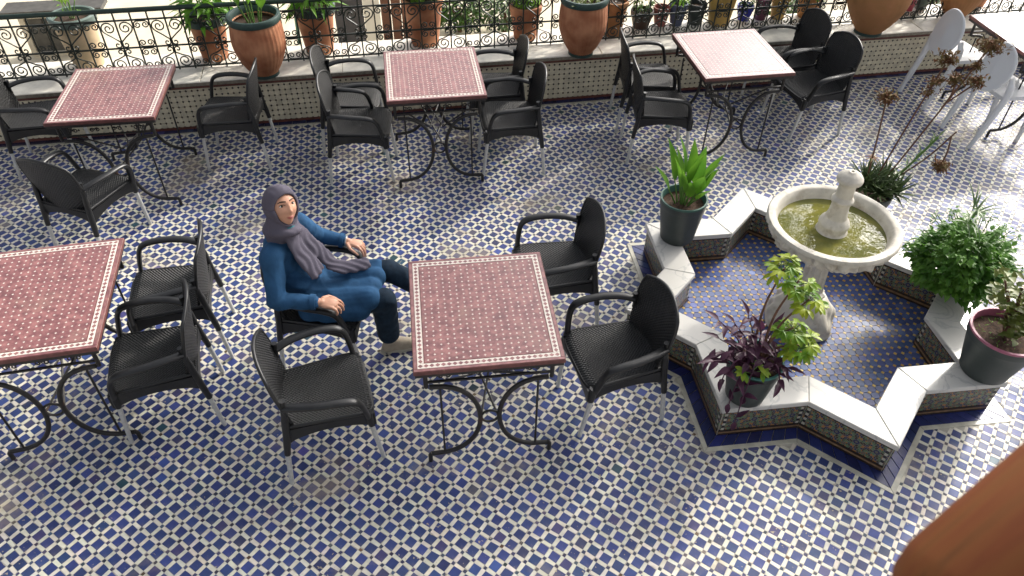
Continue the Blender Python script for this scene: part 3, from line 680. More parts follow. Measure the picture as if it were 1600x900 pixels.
# ------------------------------------------------------------------ black woven armchairs
def make_chair():
    root = empty('armchair')
    def seat(u, v):
        x = (u-.5)*2; yb, yf = -.195, .232; y = yb+(yf-yb)*v; hw = .178+.03*v
        cr = max(0, v-.86)/.14
        px = x*(hw - .03*cr**2*abs(x)**6); dish = -.016*(1-x*x)*math.sin(PI*min(1, v*1.05))
        z = .412+dish - .022*cr**2 + .004*x*x
        return (px, y-.022*abs(x)**5*cr, z), (0, 0, 1)
    MB().shell(seat, 14, 18, .016).build('seat', m_weave, root, 50)
    so_r = [seat(0, v/10)[0] for v in range(0, 11)]+[seat(u/12, 1)[0] for u in range(1, 12)]+[seat(1, v/10)[0] for v in range(10, -1, -1)]
    MB().tube(so_r, .0095, 8).build('seat_rim', m_plastic, root, 60)
    sk = MB()
    def side(pts, zt, drop, arch):
        def fn(u, v):
            a, b = Vector(pts[0]), Vector(pts[1]); p = a.lerp(b, u); zb = zt-drop+arch*math.sin(PI*u)**.6
            d = (b-a).normalized(); return (p.x, p.y, zb+(zt-zb)*v), (d.y, -d.x, 0)
        sk.shell(fn, 12, 2, .012)
    side(((-.200, .222, 0), (-.182, -.195, 0)), .404, .105, .055); side(((.182, -.195, 0), (.200, .222, 0)), .404, .105, .055)
    side(((-.20, .226, 0), (.20, .226, 0)), .392, .085, .05); side(((.18, -.192, 0), (-.18, -.192, 0)), .404, .09, .05)
    sk.build('seat_skirt', m_plastic, root, 50)
    def back(u, v):
        x = (u-.5)*2
        hw = np.interp(v, [0, .2, .45, .7, .88, 1], [.172, .186, .198, .199, .194, .178])
        zt = .790-.050*abs(x)**2.0; z = .405+(zt-.405)*v
        y = -.192 - .022*math.sin(PI*min(v*1.0, 1)*.5) - .030*v*v + .042*x*x*(1-.25*v)
        return (x*hw, y, z), (0, 1, .1)
    MB().shell(back, 16, 18, .013).build('backrest', m_weave, root, 50)
    bk = root.children[-1]
    rim = [back(0, v/12)[0] for v in range(4, 13)] + [back(u/12, 1)[0] for u in range(1, 12)] + [back(1, v/12)[0] for v in range(12, 3, -1)]
    MB().tube(rim, .0095, 8).build('rim', m_plastic, [c for c in root.children if c.name.startswith('backrest')][0], 60)
    for sx in (-1, 1):
        a = MB(); P = bez([(sx*.193, -.170, .575), (sx*.222, -.10, .586), (sx*.245, 0, .588), (sx*.25, .09, .582), (sx*.249, .145, .566), (sx*.245, .172, .53), (sx*.232, .186, .47), (sx*.212, .196, .40)], 5)
        a.tube(P, [.0205 if i < len(P)*.6 else .019 for i in range(len(P))], 12, flat=(.72, 1.2)); a.build('armrest', m_plastic, root, 60)
        r = MB(); r.tube(bez([(sx*.190, -.168, .62), (sx*.190, -.178, .52), (sx*.188, -.19, .40), (sx*.191, -.205, .29), (sx*.192, -.213, .235)], 4), [.014]*5+[.018]*8+[.0165]*4, 10); 
        up_ = r.build('rear_upright', m_plastic, root, 60)
        for (ax, ay, az), (bx, by) in (((sx*.192, -.211, .25), (sx*.197, -.235)), ((sx*.197, .203, .33), (sx*.178, .24))):
            lg = MB().tube([(ax, ay, az), (bx, by, 0)], [.0135, .0115], 10).build('leg', m_alu, root, 60)
            if ay > 0: MB().tube([(sx*.198, .20, .405), (sx*.197, .204, .345), (sx*.195, .207, .305)], [.022, .019, .0165], 10).build('socket', m_plastic, lg, 60)
    return root
CH = [  # x, y, angle, label
 (-.942, 2.43, -1.243, 'empty black woven armchair nearest the front, just below the seated woman'),
 (.552, 2.73, 1.87, 'black woven armchair at the middle table nearest the star basin, the nearer of two'),
 (.26, 3.425, 1.76, 'black woven armchair at the middle table on the fountain side, the farther of two'),
 (-1.06, 3.085, -1.655, 'black armchair the woman is sitting on'),
 (-1.829, 2.645, 1.876, 'black woven armchair at the left edge table, the nearer of its pair'),
 (-1.918, 3.15, 1.824, 'black woven armchair at the left edge table, the farther of its pair'),
 (-2.82, 4.10, -.294, 'black armchair seen from behind between the two left tables, pulled out askew'),
 (-3.58, 5.05, -1.30, 'black woven armchair at the left edge beside the upper left table'),
 (-2.150, 5.167, 1.674, 'black woven armchair on the right of the upper left table, under the ribbed urn'),
 (-1.167, 5.019, -1.508, 'black woven armchair left of the middle parapet table, front one'),
 (-1.30, 5.43, -1.508, 'black woven armchair left of the middle parapet table, next to the parapet'),
 (-.024, 5.156, 1.713, 'black woven armchair right of the middle parapet table, front one'),
 (-.15, 5.63, 1.70, 'black woven armchair right of the middle parapet table, next to the parapet'),
 (1.128, 5.349, -1.544, 'black woven armchair left of the parapet table behind the fountain, front one'),
 (1.08, 5.83, -1.53, 'black woven armchair left of the parapet table behind the fountain, next to the parapet'),
 (2.444, 5.746, 1.89, 'black armchair right of the parapet table behind the fountain, front one, smooth back to us'),
 (2.34, 6.21, 1.85, 'black armchair right of the parapet table behind the fountain, next to the parapet'),
]
c0 = make_chair()
for i, (x, y, a, lab) in enumerate(CH):
    c = c0 if i == 0 else copy_tree(c0)
    c.location = (x, y, 0); c.rotation_euler = (0, 0, a); tag(c, lab, 'armchair', 'black woven plastic armchairs')

# ------------------------------------------------------------------ white oval-backed chairs
def make_white():
    root = empty('oval_back_chair')
    def seat(u, v):
        x = (u-.5)*2; y = -.17+.38*v; hw = .165+.045*v; cr = max(0, v-.8)/.2; cb_ = max(0, .2-v)/.2
        return (x*hw*(1-.10*cr**2*abs(x)**4-.08*cb_**2), y, .425-.008*(1-x*x)*math.sin(PI*v)-.012*cr**2), (0, 0, 1)
    MB().shell(seat, 12, 14, .03).build('seat', m_white, root, 50)
    # oval back: a slightly dished disc with a rounded edge
    b = MB(); n = 40; rings = [(1, -.010), (1.03, 0), (1, .010), (.93, .012), (.85, .006), (.5, .002), (.001, 0)]
    bc = Vector((0, -.215, .63)); vs = []; tilt = Matrix.Rotation(math.radians(-12), 3, 'X')
    full_ = [(.001, -.006), (.5, -.006), (.85, -.005), (.93, -.011)] + rings
    for rr, yy in full_:
        for j in range(n):
            a = 2*PI*j/n; x = .152*rr*math.cos(a); z = .192*rr*math.sin(a); vs.append(bc+tilt @ Vector((x, yy+.035*(x/.17)**2, z)))
    fs = [(i*n+j, i*n+(j+1) % n, (i+1)*n+(j+1) % n, (i+1)*n+j) for i in range(len(full_)-1) for j in range(n)]
    b.add(vs, fs); b.build('backrest', m_white, root, 50)
    for sx in (-1, 1):
        MB().tube(bez([(sx*.150, -.165, .60), (sx*.172, -.158, .52), (sx*.178, -.165, .43), (sx*.176, -.205, .28), (sx*.172, -.262, .10), (sx*.168, -.29, 0)], 5), [.020]*4+[.027]*8+[.024]*8+[.018]*6, 10, flat=(1.15, .9)).build('rear_leg', m_white, root, 60)
        MB().tube(bez([(sx*.182, .165, .42), (sx*.182, .175, .30), (sx*.175, .18, .12), (sx*.172, .178, 0)], 5), [.026]*6+[.022]*5+[.017]*5, 10).build('front_leg', m_white, root, 60)
    return root
w0 = make_white(); w1 = copy_tree(w0)
for o, (x, y, a), lab in ((w0, (3.86, 6.33, -1.31), 'white oval backed plastic chair next to the parapet at upper right'), (w1, (3.99, 5.70, -1.30), 'white oval backed plastic chair behind the tall dry flower stalks')):
    o.location = (x, y, 0); o.rotation_euler = (0, 0, a); tag(o, lab, 'chair', 'white plastic chairs')

# ------------------------------------------------------------------ the seated woman
PW = Vector((-1.06, 3.085, 0))
wm = empty('person', PW); tag(wm, 'person in blue tunic, navy trousers and grey headscarf seated leaning back on an armchair', 'person')
def cap(mb, p0, p1, r0, r1, n=16, O=PW):
    p0, p1 = Vector(p0)-O, Vector(p1)-O; d = (p1-p0).normalized(); pts = []; rr = []
    for i in range(6): a = PI/2*i/6; pts.append(p0-d*r0*math.cos(a)*.999); rr.append(max(.0005, r0*math.sin(a)))
    pts += [p0, p1]; rr += [r0, r1]
    for i in range(1, 7): a = PI/2*i/6; pts.append(p1+d*r1*math.sin(a)*.999); rr.append(max(.0005, r1*math.cos(a)))
    mb.tube(pts, rr, n)
def ell(mb, c, r, M3=None, n=24, O=PW):
    vs = []; k = n//2
    for i in range(k+1):
        t = PI*i/k
        for j in range(n):
            a = 2*PI*j/n; v = Vector((r[0]*max(.001, math.sin(t))*math.cos(a), r[1]*max(.001, math.sin(t))*math.sin(a), r[2]*math.cos(t)))
            vs.append((M3 @ v if M3 else v)+Vector(c)-O)
    fs = [(i*n+j, (i+1)*n+j, (i+1)*n+(j+1) % n, i*n+(j+1) % n) for i in range(k) for j in range(n)]
    fs += [tuple(range(n)), tuple(k*n+j for j in range(n))[::-1]]
    mb.add(vs, fs)
def remesh(mb, name, m, parent, voxel, it=6, disp=None):
    me = bpy.data.meshes.new(name); me.from_pydata(mb.v, [], mb.f)
    bm = bmesh.new(); bm.from_mesh(me); bmesh.ops.recalc_face_normals(bm, faces=bm.faces[:]); bm.to_mesh(me); bm.free()
    o = bpy.data.objects.new('tmp', me); COL.objects.link(o)
    r = o.modifiers.new('r', 'REMESH'); r.mode = 'VOXEL'; r.voxel_size = voxel; r.use_smooth_shade = True
    if it: s = o.modifiers.new('s', 'SMOOTH'); s.factor = .5; s.iterations = it
    dg = bpy.context.evaluated_depsgraph_get(); nm = bpy.data.meshes.new_from_object(o.evaluated_get(dg)); bpy.data.objects.remove(o)
    if disp:
        n = len(nm.vertices); co = np.zeros(n*3, np.float32); no = np.zeros(n*3, np.float32)
        nm.vertices.foreach_get('co', co); nm.vertices.foreach_get('normal', no); co = co.reshape(-1, 3); no = no.reshape(-1, 3)
        co += no*disp(co)[:, None].astype(np.float32); nm.vertices.foreach_set('co', co.ravel()); nm.update()
    nm.name = name; nm.materials.clear(); nm.materials.append(m)
    for q in nm.polygons: q.use_smooth = True
    return put(name, nm, parent)
# joints
shR, elR, wrR = (-1.212, 2.925, .865), (-1.205, 2.822, .655), (-1.00, 2.832, .638)
shL, elL, wrL = (-1.150, 3.215, .850), (-1.105, 3.345, .665), (-.945, 3.335, .638)
knR, anR = (-.700, 3.015, .495), (-.712, 3.095, .11); knL, anL = (-.70, 3.20, .54), (-.31, 3.18, .33)
HC = Vector((-1.148, 3.035, 1.098))
# head frame: +Y face direction
fa, fe = math.radians(-42), math.radians(19)
HY = Vector((math.cos(fa)*math.cos(fe), math.sin(fa)*math.cos(fe), math.sin(fe))); lean = Vector((.16, .06, 1)).normalized()
HX = HY.cross(lean).normalized(); HZ = HX.cross(HY)
HM = Matrix((HX, HY, HZ)).transposed(); HM = HM @ Matrix.Scale(.95, 3); HM4 = Matrix.Translation(HC-PW) @ HM.to_4x4()
g = lambda v, c, s: math.exp(-((v-c)/s)**2)
def head_pt(d):
    x, y, z = d.x*.071, d.y*.090, d.z*.108
    if z < -.015: t = (-z-.015)/.093; x *= 1-.42*t**1.4; y *= (1-.10*t) if y > 0 else (1-.35*t)
    if y > 0:
        k = min(1, y/.03); ax = abs(x)
        y += k*(.0145*g(x, 0, .0105)*g(z, -.016, .013) + .0065*g(x, 0, .008)*g(z, .008, .022) - .009*g(ax, .030, .013)*g(z, .016, .011)
             + .0035*g(z, .034, .008)*g(ax, .028, .026) + .0065*g(x, 0, .020)*g(z, -.051, .010) - .003*g(x, 0, .022)*g(z, -.0515, .0022) + .004*g(ax, .040, .020)*g(z, -.018, .022) + .009*g(x, 0, .022)*g(z, -.088, .018))
    return Vector((x, y, z))
def face_y(x, z):
    lo, hi = 0, 1.0; best = 0
    dz = z/.108
    tt = 1.0
    if z < -.015: t = (-z-.015)/.093; tt = 1-.42*t**1.4
    dx = x/(.071*tt); q = 1-dx*dx-dz*dz
    return head_pt(Vector((dx, math.sqrt(max(0, q)), dz))).y
body = MB(); vs = []; n, k = 72, 54
for i in range(k+1):
    t = PI*i/k
    for j in range(n):
        a = 2*PI*j/n; d = Vector((max(.002, math.sin(t))*math.cos(a), max(.002, math.sin(t))*math.sin(a), math.cos(t))); vs.append(HM4 @ head_pt(d))
fs = [(i*n+j, (i+1)*n+j, (i+1)*n+(j+1) % n, i*n+(j+1) % n) for i in range(k) for j in range(n)]; fs += [tuple(range(n)), tuple(k*n+j for j in range(n))[::-1]]
body.add(vs, fs)
cap(body, HC+HZ*-.06-HY*.02, (-1.185, 3.06, .93), .052, .055)
ell(body, (-1.205, 3.07, .79), (.075, .12, .135)); ell(body, (-1.165, 3.075, .64), (.08, .11, .13)); ell(body, (-1.10, 3.075, .51), (.11, .135, .08))
for sh, el, wr in ((shR, elR, wrR), (shL, elL, wrL)):
    cap(body, sh, el, .042, .036); cap(body, el, wr, .034, .0245)
for hp, kn, an in (((-1.06, 2.985, .49), knR, anR), ((-1.06, 3.165, .49), knL, anL)):
    cap(body, hp, kn, .078, .052); cap(body, kn, an, .05, .034)
def hand(wr, fwd, side, up_, curl=1.0):
    """palm down on the chair arm, fingers drooping over its end; side = towards the thumb"""
    wr = Vector(wr); fwd = Vector(fwd).normalized(); side = Vector(side); side = (side-fwd*side.dot(fwd)).normalized(); up_ = fwd.cross(side); up_ = up_ if up_.z > 0 else -up_
    M3 = Matrix((side, fwd, up_)).transposed()
    ell(body, wr+fwd*.052, (.037, .050, .0145), M3, 20); cap(body, wr-fwd*.01, wr+fwd*.02, .0235, .021)
    for i, (o, L_) in enumerate(((.030, .072), (.0095, .080), (-.0115, .074), (-.031, .060))):
        p = wr+fwd*(.088-abs(i-1.2)*.005)+side*o; cap(body, wr+fwd*.05+side*o*.75, p, .0125, .0095, 10)
        ang = .35*curl; r = .0088
        for seg, f in enumerate((.45, .31, .24)):
            ang += (.30, .55, .35)[seg]*curl*(.85+.12*i); q = p+(fwd*math.cos(ang)-up_*math.sin(ang)+side*o*2.2*(.5 if seg else 1))*(L_*f)
            cap(body, p, q, r, r*.9, 10); p, r = q, r*.9
    p = wr+fwd*.022+side*.028
    for d, L_, r in ((fwd*.65+side*.62-up_*.25, .036, .0115), (fwd*.9+side*.12-up_*.45, .030, .0098), (fwd*.85-side*.05-up_*.6, .022, .0085)):
        q = p+d.normalized()*L_; cap(body, p, q, r, r*.9, 10); p = q
hand(wrR, (1, .03, -.10), (.05, 1, .12), None, 1.0); hand(wrL, (1, -.18, -.12), (-.05, -1, .12), None, 1.05)
remesh(body, 'body', m_skin, wm, .0036, 3)
# face details, set on the face
def fput(mb, name, m): o = mb.build(name, m, wm, 60); o.matrix_local = HM4; return o
for sx in (-1, 1):
    y = face_y(sx*.030, .016)
    e = MB(); ell(e, (sx*.030, y-.0035, .0155), (.0130, .007, .0070), None, 16, Vector()); fput(e, 'eye', m_eye)
    e = MB(); ell(e, (sx*.030+.0005, y+.0022, .0158), (.0062, .0022, .0064), None, 12, Vector()); fput(e, 'iris', m_iris)
    e = MB(); e.tube([(sx*xx, face_y(sx*xx, zz)+.0012, zz) for xx, zz in ((.016, .0185), (.023, .0225), (.031, .0235), (.039, .0215), (.044, .0175))], [.0012, .0019, .002, .0019, .001], 6); fput(e, 'eyelid', m_brow)
    e = MB(); e.tube([(sx*xx, face_y(sx*xx, zz)+.0008, zz) for xx, zz in ((.010, .0365), (.018, .0385), (.028, .0395), (.038, .0385), (.048, .0325))], [.0026, .0036, .0036, .0030, .0014], 8, flat=(1, .6)); fput(e, 'eyebrow', m_brow)
for zz, q, w_ in ((-.0475, .0032, .021), (-.0552, .0036, .019)):
    e = MB(); e.tube([(x*w_, face_y(x*w_, zz+.0025*x*x)+.0004, zz+.0035*x*x) for x in (-1, -.6, -.2, 0, .2, .6, 1)], [.001, q*.85, q, q*.92, q, q*.85, .001], 8, flat=(1, .7)); fput(e, 'lip', m_lip)
# tunic
def folds(amp, fx):
    def f(co):
        x, y, z = co[:, 0]+PW.x, co[:, 1]+PW.y, co[:, 2]
        wv = .35*np.sin(11*y+7*x)+.25*np.sin(17*z-6*y)
        a = (1-2*np.abs(np.sin(15*(x*.75+z*.55)+6*wv)))*(.5+.5*np.sin(6*y+9*z+4*x))
        b = (1-2*np.abs(np.sin(27*(z*.6-x*.5+y*.5)+7*wv)))*.6*(.5+.5*np.sin(9*x-7*y))
        return amp*(a+b)
    return f
tu = MB()
ell(tu, (-1.200, 3.07, .79), (.105, .152, .165)); ell(tu, (-1.155, 3.075, .64), (.112, .142, .14)); ell(tu, (-1.095, 3.075, .51), (.142, .168, .098))
cap(tu, (-1.195, 2.955, .865), (-1.175, 3.185, .86), .062, .060)
for sh, el, wr in ((shR, elR, wrR), (shL, elL, wrL)):
    w2 = Vector(el).lerp(Vector(wr), .90); cap(tu, sh, el, .064, .053); cap(tu, el, w2, .050, .038)
cap(tu, (-1.05, 2.985, .49), (-.775, 2.995, .525), .094, .076); cap(tu, (-1.05, 3.165, .49), (-.755, 3.19, .54), .092, .074)
cap(tu, (-1.05, 3.04, .50), (-.765, 3.05, .54), .086, .066); cap(tu, (-1.05, 3.12, .50), (-.755, 3.13, .545), .086, .066); cap(tu, (-1.0, 2.965, .47), (-.83, 2.965, .475), .085, .075); cap(tu, (-1.10, 2.955, .455), (-.90, 2.955, .46), .062, .055)
remesh(tu, 'tunic', m_tunic, wm, .006, 7, folds(.0065, 1))
cf = MB()
for el, wr in ((elR, wrR), (elL, wrL)):
    a, b = Vector(el).lerp(Vector(wr), .82)-PW, Vector(el).lerp(Vector(wr), .95)-PW; m_ = MB(); m_.tube([a, a.lerp(b, .5), b], [.0425, .0425, .0415], 18); m_.build('cuff', m_tunic, wm, 60)
# trousers
je = MB()
cap(je, (-1.0, 2.985, .49), knR, .088, .071); cap(je, knR, (-.712, 3.075, .17), .070, .066); cap(je, (-1.0, 3.165, .49), knL, .086, .070); cap(je, knL, Vector(knL).lerp(Vector(anL), .9), .067, .058)
remesh(je, 'trousers', m_jeans, wm, .008, 4, folds(.005, 1))
# shoes
def shoe(c, d, pitch=0):
    c = Vector(c); d = Vector(d).normalized(); s_ = Vector((-d.y, d.x, 0)); u_ = d.cross(s_); M3 = Matrix((s_, d, u_)).transposed(); sh = MB()
    cap(sh, c-d*.075+u_*.045, c-d*.05+u_*.085, .036, .040); cap(sh, c-d*.08+u_*.03, c+d*.09+u_*.022, .036, .030); ell(sh, c+d*.085+u_*.025, (.040, .05, .026), M3, 20)
    cap(sh, c-d*.03+u_*.06, c+d*.06+u_*.035, .037, .03)
    remesh(sh, 'shoe', m_shoe, wm, .006, 4)
    so = MB(); P = []
    for i in range(28):
        a = 2*PI*i/28; yy = .125*math.cos(a); xx = (.037+.007*math.cos(a))*math.sin(a)*(abs(math.sin(a))**-.25 if abs(math.sin(a)) > .05 else 1); P.append((xx, yy))
    vs = [c-PW+s_*x_+d*y_+u_*z_ for z_ in (.001, .018) for x_, y_ in P]; n_ = len(P)
    so.add(vs, [tuple(range(n_)), tuple(range(n_, 2*n_))[::-1]]+[(i, (i+1) % n_, n_+(i+1) % n_, n_+i) for i in range(n_)]); so.build('sole', m_sole, wm, 40)
shoe((-.655, 3.115, 0), (.96, .22, 0)); shoe((-.225, 3.175, .20), (.80, -.04, .60))
# headscarf: hood open at the face, wrap round the neck, two hanging ends
def hood(u, v):
    ph = 2*PI*u; cx, cz = math.cos(ph), math.sin(ph)
    ox = .0655*cx*(1-.16*max(0, -cz)); oz = (.074 if cz > 0 else .097)*cz
    th = v**.85
    # from the opening rim back over the skull
    a = PI/2*th*1.02
    ex, ez = .087*cx*(1-.16*max(0, -cz)), (.119 if cz > 0 else .104)*cz
    if v < .22:
        t = v/.22; s_ = math.sin(t*PI/2); x = ox+(ex-ox)*s_*.93; z = oz+(ez-oz)*s_*.93; y0 = face_y(ox*.96, oz*.96)+.010; y = y0+(.012-y0)*(1-math.cos(t*PI/2))
    else:
        t = (v-.22)/.78; c_ = math.cos(t*PI/2); k_ = .93+.07*math.sin(min(1, t*3)*PI/2); x = ex*k_*max(.01, c_**.62); z = ez*k_*max(.01, c_**.62)-.012*t; y = .012-.112*math.sin(t*PI/2)
    wr = .0022*math.sin(ph*9+v*8)+.0015*math.sin(ph*17-v*5)
    p = Vector((x*(1+wr*6), y, z*(1+wr*6))); nn = Vector((cx, .2, cz)).normalized(); return HM @ p+HC-PW, HM @ nn
mb = MB(); mb.shell(hood, 64, 26, .006); mb.build('headscarf', m_scarf, wm, 180)
scf = MB()
c0_ = HC-HZ*.085-HY*.025
ell(scf, c0_-HZ*.02, (.080, .080, .050), HM); ell(scf, (-1.180, 3.055, .950), (.092, .100, .062)); cap(scf, (-1.195, 3.02, .915), (-1.175, 3.09, .912), .062, .060)
cap(scf, c0_, (-1.18, 3.06, .95), .076, .085)
nr = [HC-HZ*.128-HY*.012+HX*.062*math.cos(t)+HY*.060*math.sin(t) for t in [2*PI*i/20 for i in range(21)]]
for a_, b_ in zip(nr[:-1], nr[1:]): cap(scf, a_, b_, .022, .022, 10)
def tail(pts, w0, w1, th, n=26):
    P = bez([Vector(p) for p in pts], n//(len(pts)-1)); k = len(P)
    for i in range(k-1):
        t = i/(k-1); w_ = w0+(w1-w0)*t; d = (P[i+1]-P[max(i-1, 0)]).normalized(); s_ = Vector((.25, 1, .1)); s_ = (s_-d*s_.dot(d)).normalized(); n_ = d.cross(s_)
        M3 = Matrix((s_, d, n_)).transposed(); ell(scf, P[i], (w_, (P[i+1]-P[i]).length*1.2+.006, th), M3, 14)
tail([(-1.13, 3.01, .965), (-1.09, 2.985, .86), (-1.045, 2.975, .775), (-1.01, 2.965, .715)], .052, .062, .020)
tail([(-1.12, 3.05, .965), (-1.07, 3.07, .865), (-1.01, 3.085, .755), (-.955, 3.095, .665), (-.88, 3.125, .632), (-.79, 3.17, .622)], .05, .044, .020)
def sfold(co):
    x, y, z = co[:, 0]+PW.x, co[:, 1]+PW.y, co[:, 2]
    return .0034*np.sin(150*(y+.25*x+.05*np.sin(14*z+3*x)+.02*np.sin(37*z)))*np.clip((.93-z)*12, .25, 1)+.003*np.sin(60*z+40*y)*np.clip((z-.9)*20, 0, 1)
remesh(scf, 'scarf_ends', m_scarf, wm, .006, 3, sfold)
cl = MB(); ell(cl, HC-HZ*.108+HY*.010, (.047, .047, .020), HM, 24); remesh(cl, 'collar', m_collar, wm, .006, 2)
wt_ = MB(); a = Vector(elL).lerp(Vector(wrL), 1.03)-PW; d = (Vector(wrL)-Vector(elL)).normalized(); s1 = d.orthogonal().normalized(); s2 = d.cross(s1)
wt_.tube([a+s1*.028*math.cos(t)+s2*.028*math.sin(t) for t in [2*PI*i/24 for i in range(25)]], .005, 6, caps=False); wt_.build('watch', m_silver, wm, 60)

# ------------------------------------------------------------------ plants
def leaf_pts(L, W, bend=.5, fold=.25, n=6, shape=.45):
    """leaf along +Y from the origin, bending down; returns verts, faces"""
    vs = []; fs = []; a = 0; p = Vector((0, 0, 0)); ds = L/n
    for i in range(n+1):
        t = i/n; w = W*(math.sin(PI*t**shape) if 0 < t < 1 else (.12 if t == 0 else 0))*.5
        if i: a -= bend/n; p = p+Vector((0, math.cos(a), math.sin(a)))*ds
        z = w*fold
        nrm = Vector((0, -math.sin(a), math.cos(a)))
        vs += [p+Vector((-w, 0, 0))+nrm*z, p.copy(), p+Vector((w, 0, 0))+nrm*z]
    for i in range(n):
        k = i*3; fs += [(k, k+1, k+4, k+3), (k+1, k+2, k+5, k+4)]
    return vs, fs
def orient(loc, az, el, roll=0, sc=1):
    """matrix whose +Y points along azimuth az / elevation el"""
    return Matrix.Translation(loc) @ Matrix.Rotation(az-PI/2, 4, 'Z') @ Matrix.Rotation(el, 4, 'X') @ Matrix.Rotation(roll, 4, 'Y') @ Matrix.Scale(sc, 4)
def cloud(n, fn, L, W, bend=.6, seed=0, fold=.3, nn=2, shape=.5):
    """many leaves in one mesh; fn(i)->(loc, az, el, roll, scale)"""
    v0, f0 = leaf_pts(L, W, bend, fold, nn, shape); mb = MB(); v0 = np.array([tuple(v) for v in v0])
    for i in range(n):
        loc, az, el, ro, s = fn(i); M_ = np.array(orient(loc, az, el, ro, s)); vv = v0 @ M_[:3, :3].T + M_[:3, 3]
        mb.add(list(map(tuple, vv)), f0)
    return mb
def ring(prof, n=40):
    mb = MB().lathe(prof, n, open_top=True); mb.f = [f for f in mb.f if len(f) == 4]; mb.c = mb.c[:len(mb.f)]; return mb
def pot(root, prof, m, rim_prof=None, m_rim=None, soil_r=.12, soil_z=.25, n=40, rib=0, ribn=0):
    MB().lathe(prof, n, rib, ribn, open_top=True).build('pot', m, root, 40)
    if rim_prof: ring(rim_prof, n).build('rim', m_rim, root, 40)
    def lump(a, i, r, z): return 0
    so = MB(); k = 10; vs = [(0, 0, soil_z+.006)]; fs = []
    for i in range(1, k+1):
        for j in range(24): a = 2*PI*j/24; vs.append((soil_r*i/k*math.cos(a), soil_r*i/k*math.sin(a), soil_z+(rnd(-.006, .009) if i < k else 0)))
    for j in range(24): fs.append((0, 1+j, 1+(j+1) % 24))
    for i in range(1, k):
        for j in range(24): p = 1+(i-1)*24; fs.append((p+j, p+24+j, p+24+(j+1) % 24, p+(j+1) % 24))
    so.add(vs, fs); so.build('soil', m_soil, root, 180)
def grey_pot(root, h, rb, rt_, m_rim, band=.055):
    p = [(rb*.96, 0), (rb, .006)] + [(rb+(rt_-rb)*t*.94, .006+(h-band-.006)*t) for t in (.25, .5, .75, 1)]
    p += [(rt_*.99, h-band+.002), (rt_*1.005, h-band+.006), (rt_*1.02, h-.012)]
    p2 = [(rt_*1.022, h-.0125), (rt_*1.03, h-.006), (rt_*1.02, h), (rt_*.95, h), (rt_*.93, h-.006), (rt_*.91, h-.05), (rt_*.85, h-.06)]
    pot(root, p+[(rt_*.96, h-.011)], m_potgrey, p2, m_rim, rt_*.9, h-.045)
# canna in dark grey pot
def canna(root, z0, spread, tips, m=m_canna, W=.075):
    for i, (dx, dy, dz, ww) in enumerate(tips):
        b = Vector((dx*.25+rnd(-.01, .01), dy*.25+rnd(-.01, .01), z0)); t = Vector((dx, dy, z0+dz)); d = t-b
        L_ = d.length; az = math.atan2(d.y, d.x); el = math.asin(d.z/L_)
        mid = b.lerp(t, .42); MB().tube([b, b.lerp(mid, .5)+Vector((0, 0, .005)), mid], [.006, .005, .003], 6).build('stalk', m_gstem, root, 60)
        vs, fs = leaf_pts(L_*.68, W*ww, .35, .28, 7, .62)
        lf = MB().add(vs, fs, M=orient(mid-d.normalized()*.02, az, min(el+.12, 1.5), rnd(-.7, .7))).build('leaf', m, root, 180)
p = empty('potted_leafy_plant', (1.075, 3.925, STAR_H)); tag(p, 'bright green broad leaved plant in dark pot with green rim on the basin wall', 'potted plant', 'pots on the star basin')
grey_pot(p, .315, .108, .145, m_teald)
canna(p, .27, .2, [(-.20, -.02, .28, .8), (-.14, .03, .42, .95), (-.10, -.06, .37, .8), (-.03, .05, .44, 1.0), (.03, -.02, .40, 1), (.10, .05, .36, 1.05), (.15, -.05, .34, 1.1), (.08, -.10, .28, 1.05), (.01, -.11, .24, .8), (.19, .05, .33, .9), (-.06, .10, .34, .8), (.05, .11, .38, .9), (.13, -.12, .20, .7), (-.04, -.08, .30, .75), (.17, .0, .25, .8)], W=.085)
# purple trailing plant with variegated umbrella plant
p = empty('potted_purple_plant', (1.235, 2.60, STAR_H)); tag(p, 'purple trailing plant and yellow green umbrella plant in teal rimmed pot', 'potted plant', 'pots on the star basin')
grey_pot(p, .275, .10, .138, m_teal)
def purple_stem(pts, n):
    P = bez(pts, 6); MB().tube(P, [.005-.0025*i/len(P) for i in range(len(P))], 6).build('purple_stem', m_purple, p, 60)
    for i in range(n):
        q = P[int((i+.6)/n*(len(P)-1))]; az = rnd(0, 2*PI); vs, fs = leaf_pts(rnd(.07, .115), rnd(.025, .036), rnd(.3, .9), .5, 5, .55)
        MB().add(vs, fs, M=orient(q, az, rnd(-.2, .8), rnd(-.4, .4))).build('purple_leaf', m_purple, p, 180)
    vs, fs = leaf_pts(.10, .03, .3, .5, 5, .55); d = P[-1]-P[-3]
    MB().add(vs, fs, M=orient(P[-1], math.atan2(d.y, d.x), math.atan2(d.z, d.to_2d().length), 0)).build('purple_leaf', m_purple, p, 180)
random.seed(21)
for k, (dx, dy, dz, dr) in enumerate([(-.24, -.03, .04, 1), (-.19, .05, .12, 0), (-.15, .02, .26, 0), (-.08, .06, .28, 0), (-.03, -.02, .26, 0), (.06, .05, .20, 0), (.16, .0, .12, 0), (.12, -.1, .08, 0), (-.18, -.1, -.02, 1), (-.13, -.15, -.14, 1), (-.08, -.17, -.26, 1), (.09, -.14, -.02, 1), (-.24, -.08, .10, 0), (-.10, -.06, .18, 0), (-.2, .1, .20, 0)]):
    z0 = .24
    if dr: pts = [(dx*.3, dy*.3, z0), (dx*.65, dy*.7, z0+.10), (dx*.95, dy*.95, z0+.04+dz*.4), (dx, dy, z0+dz)]
    else: pts = [(dx*.25, dy*.25, z0), (dx*.5, dy*.5, z0+dz*.6), (dx, dy, z0+dz)]
    purple_stem(pts, 9 if not dr else 8)
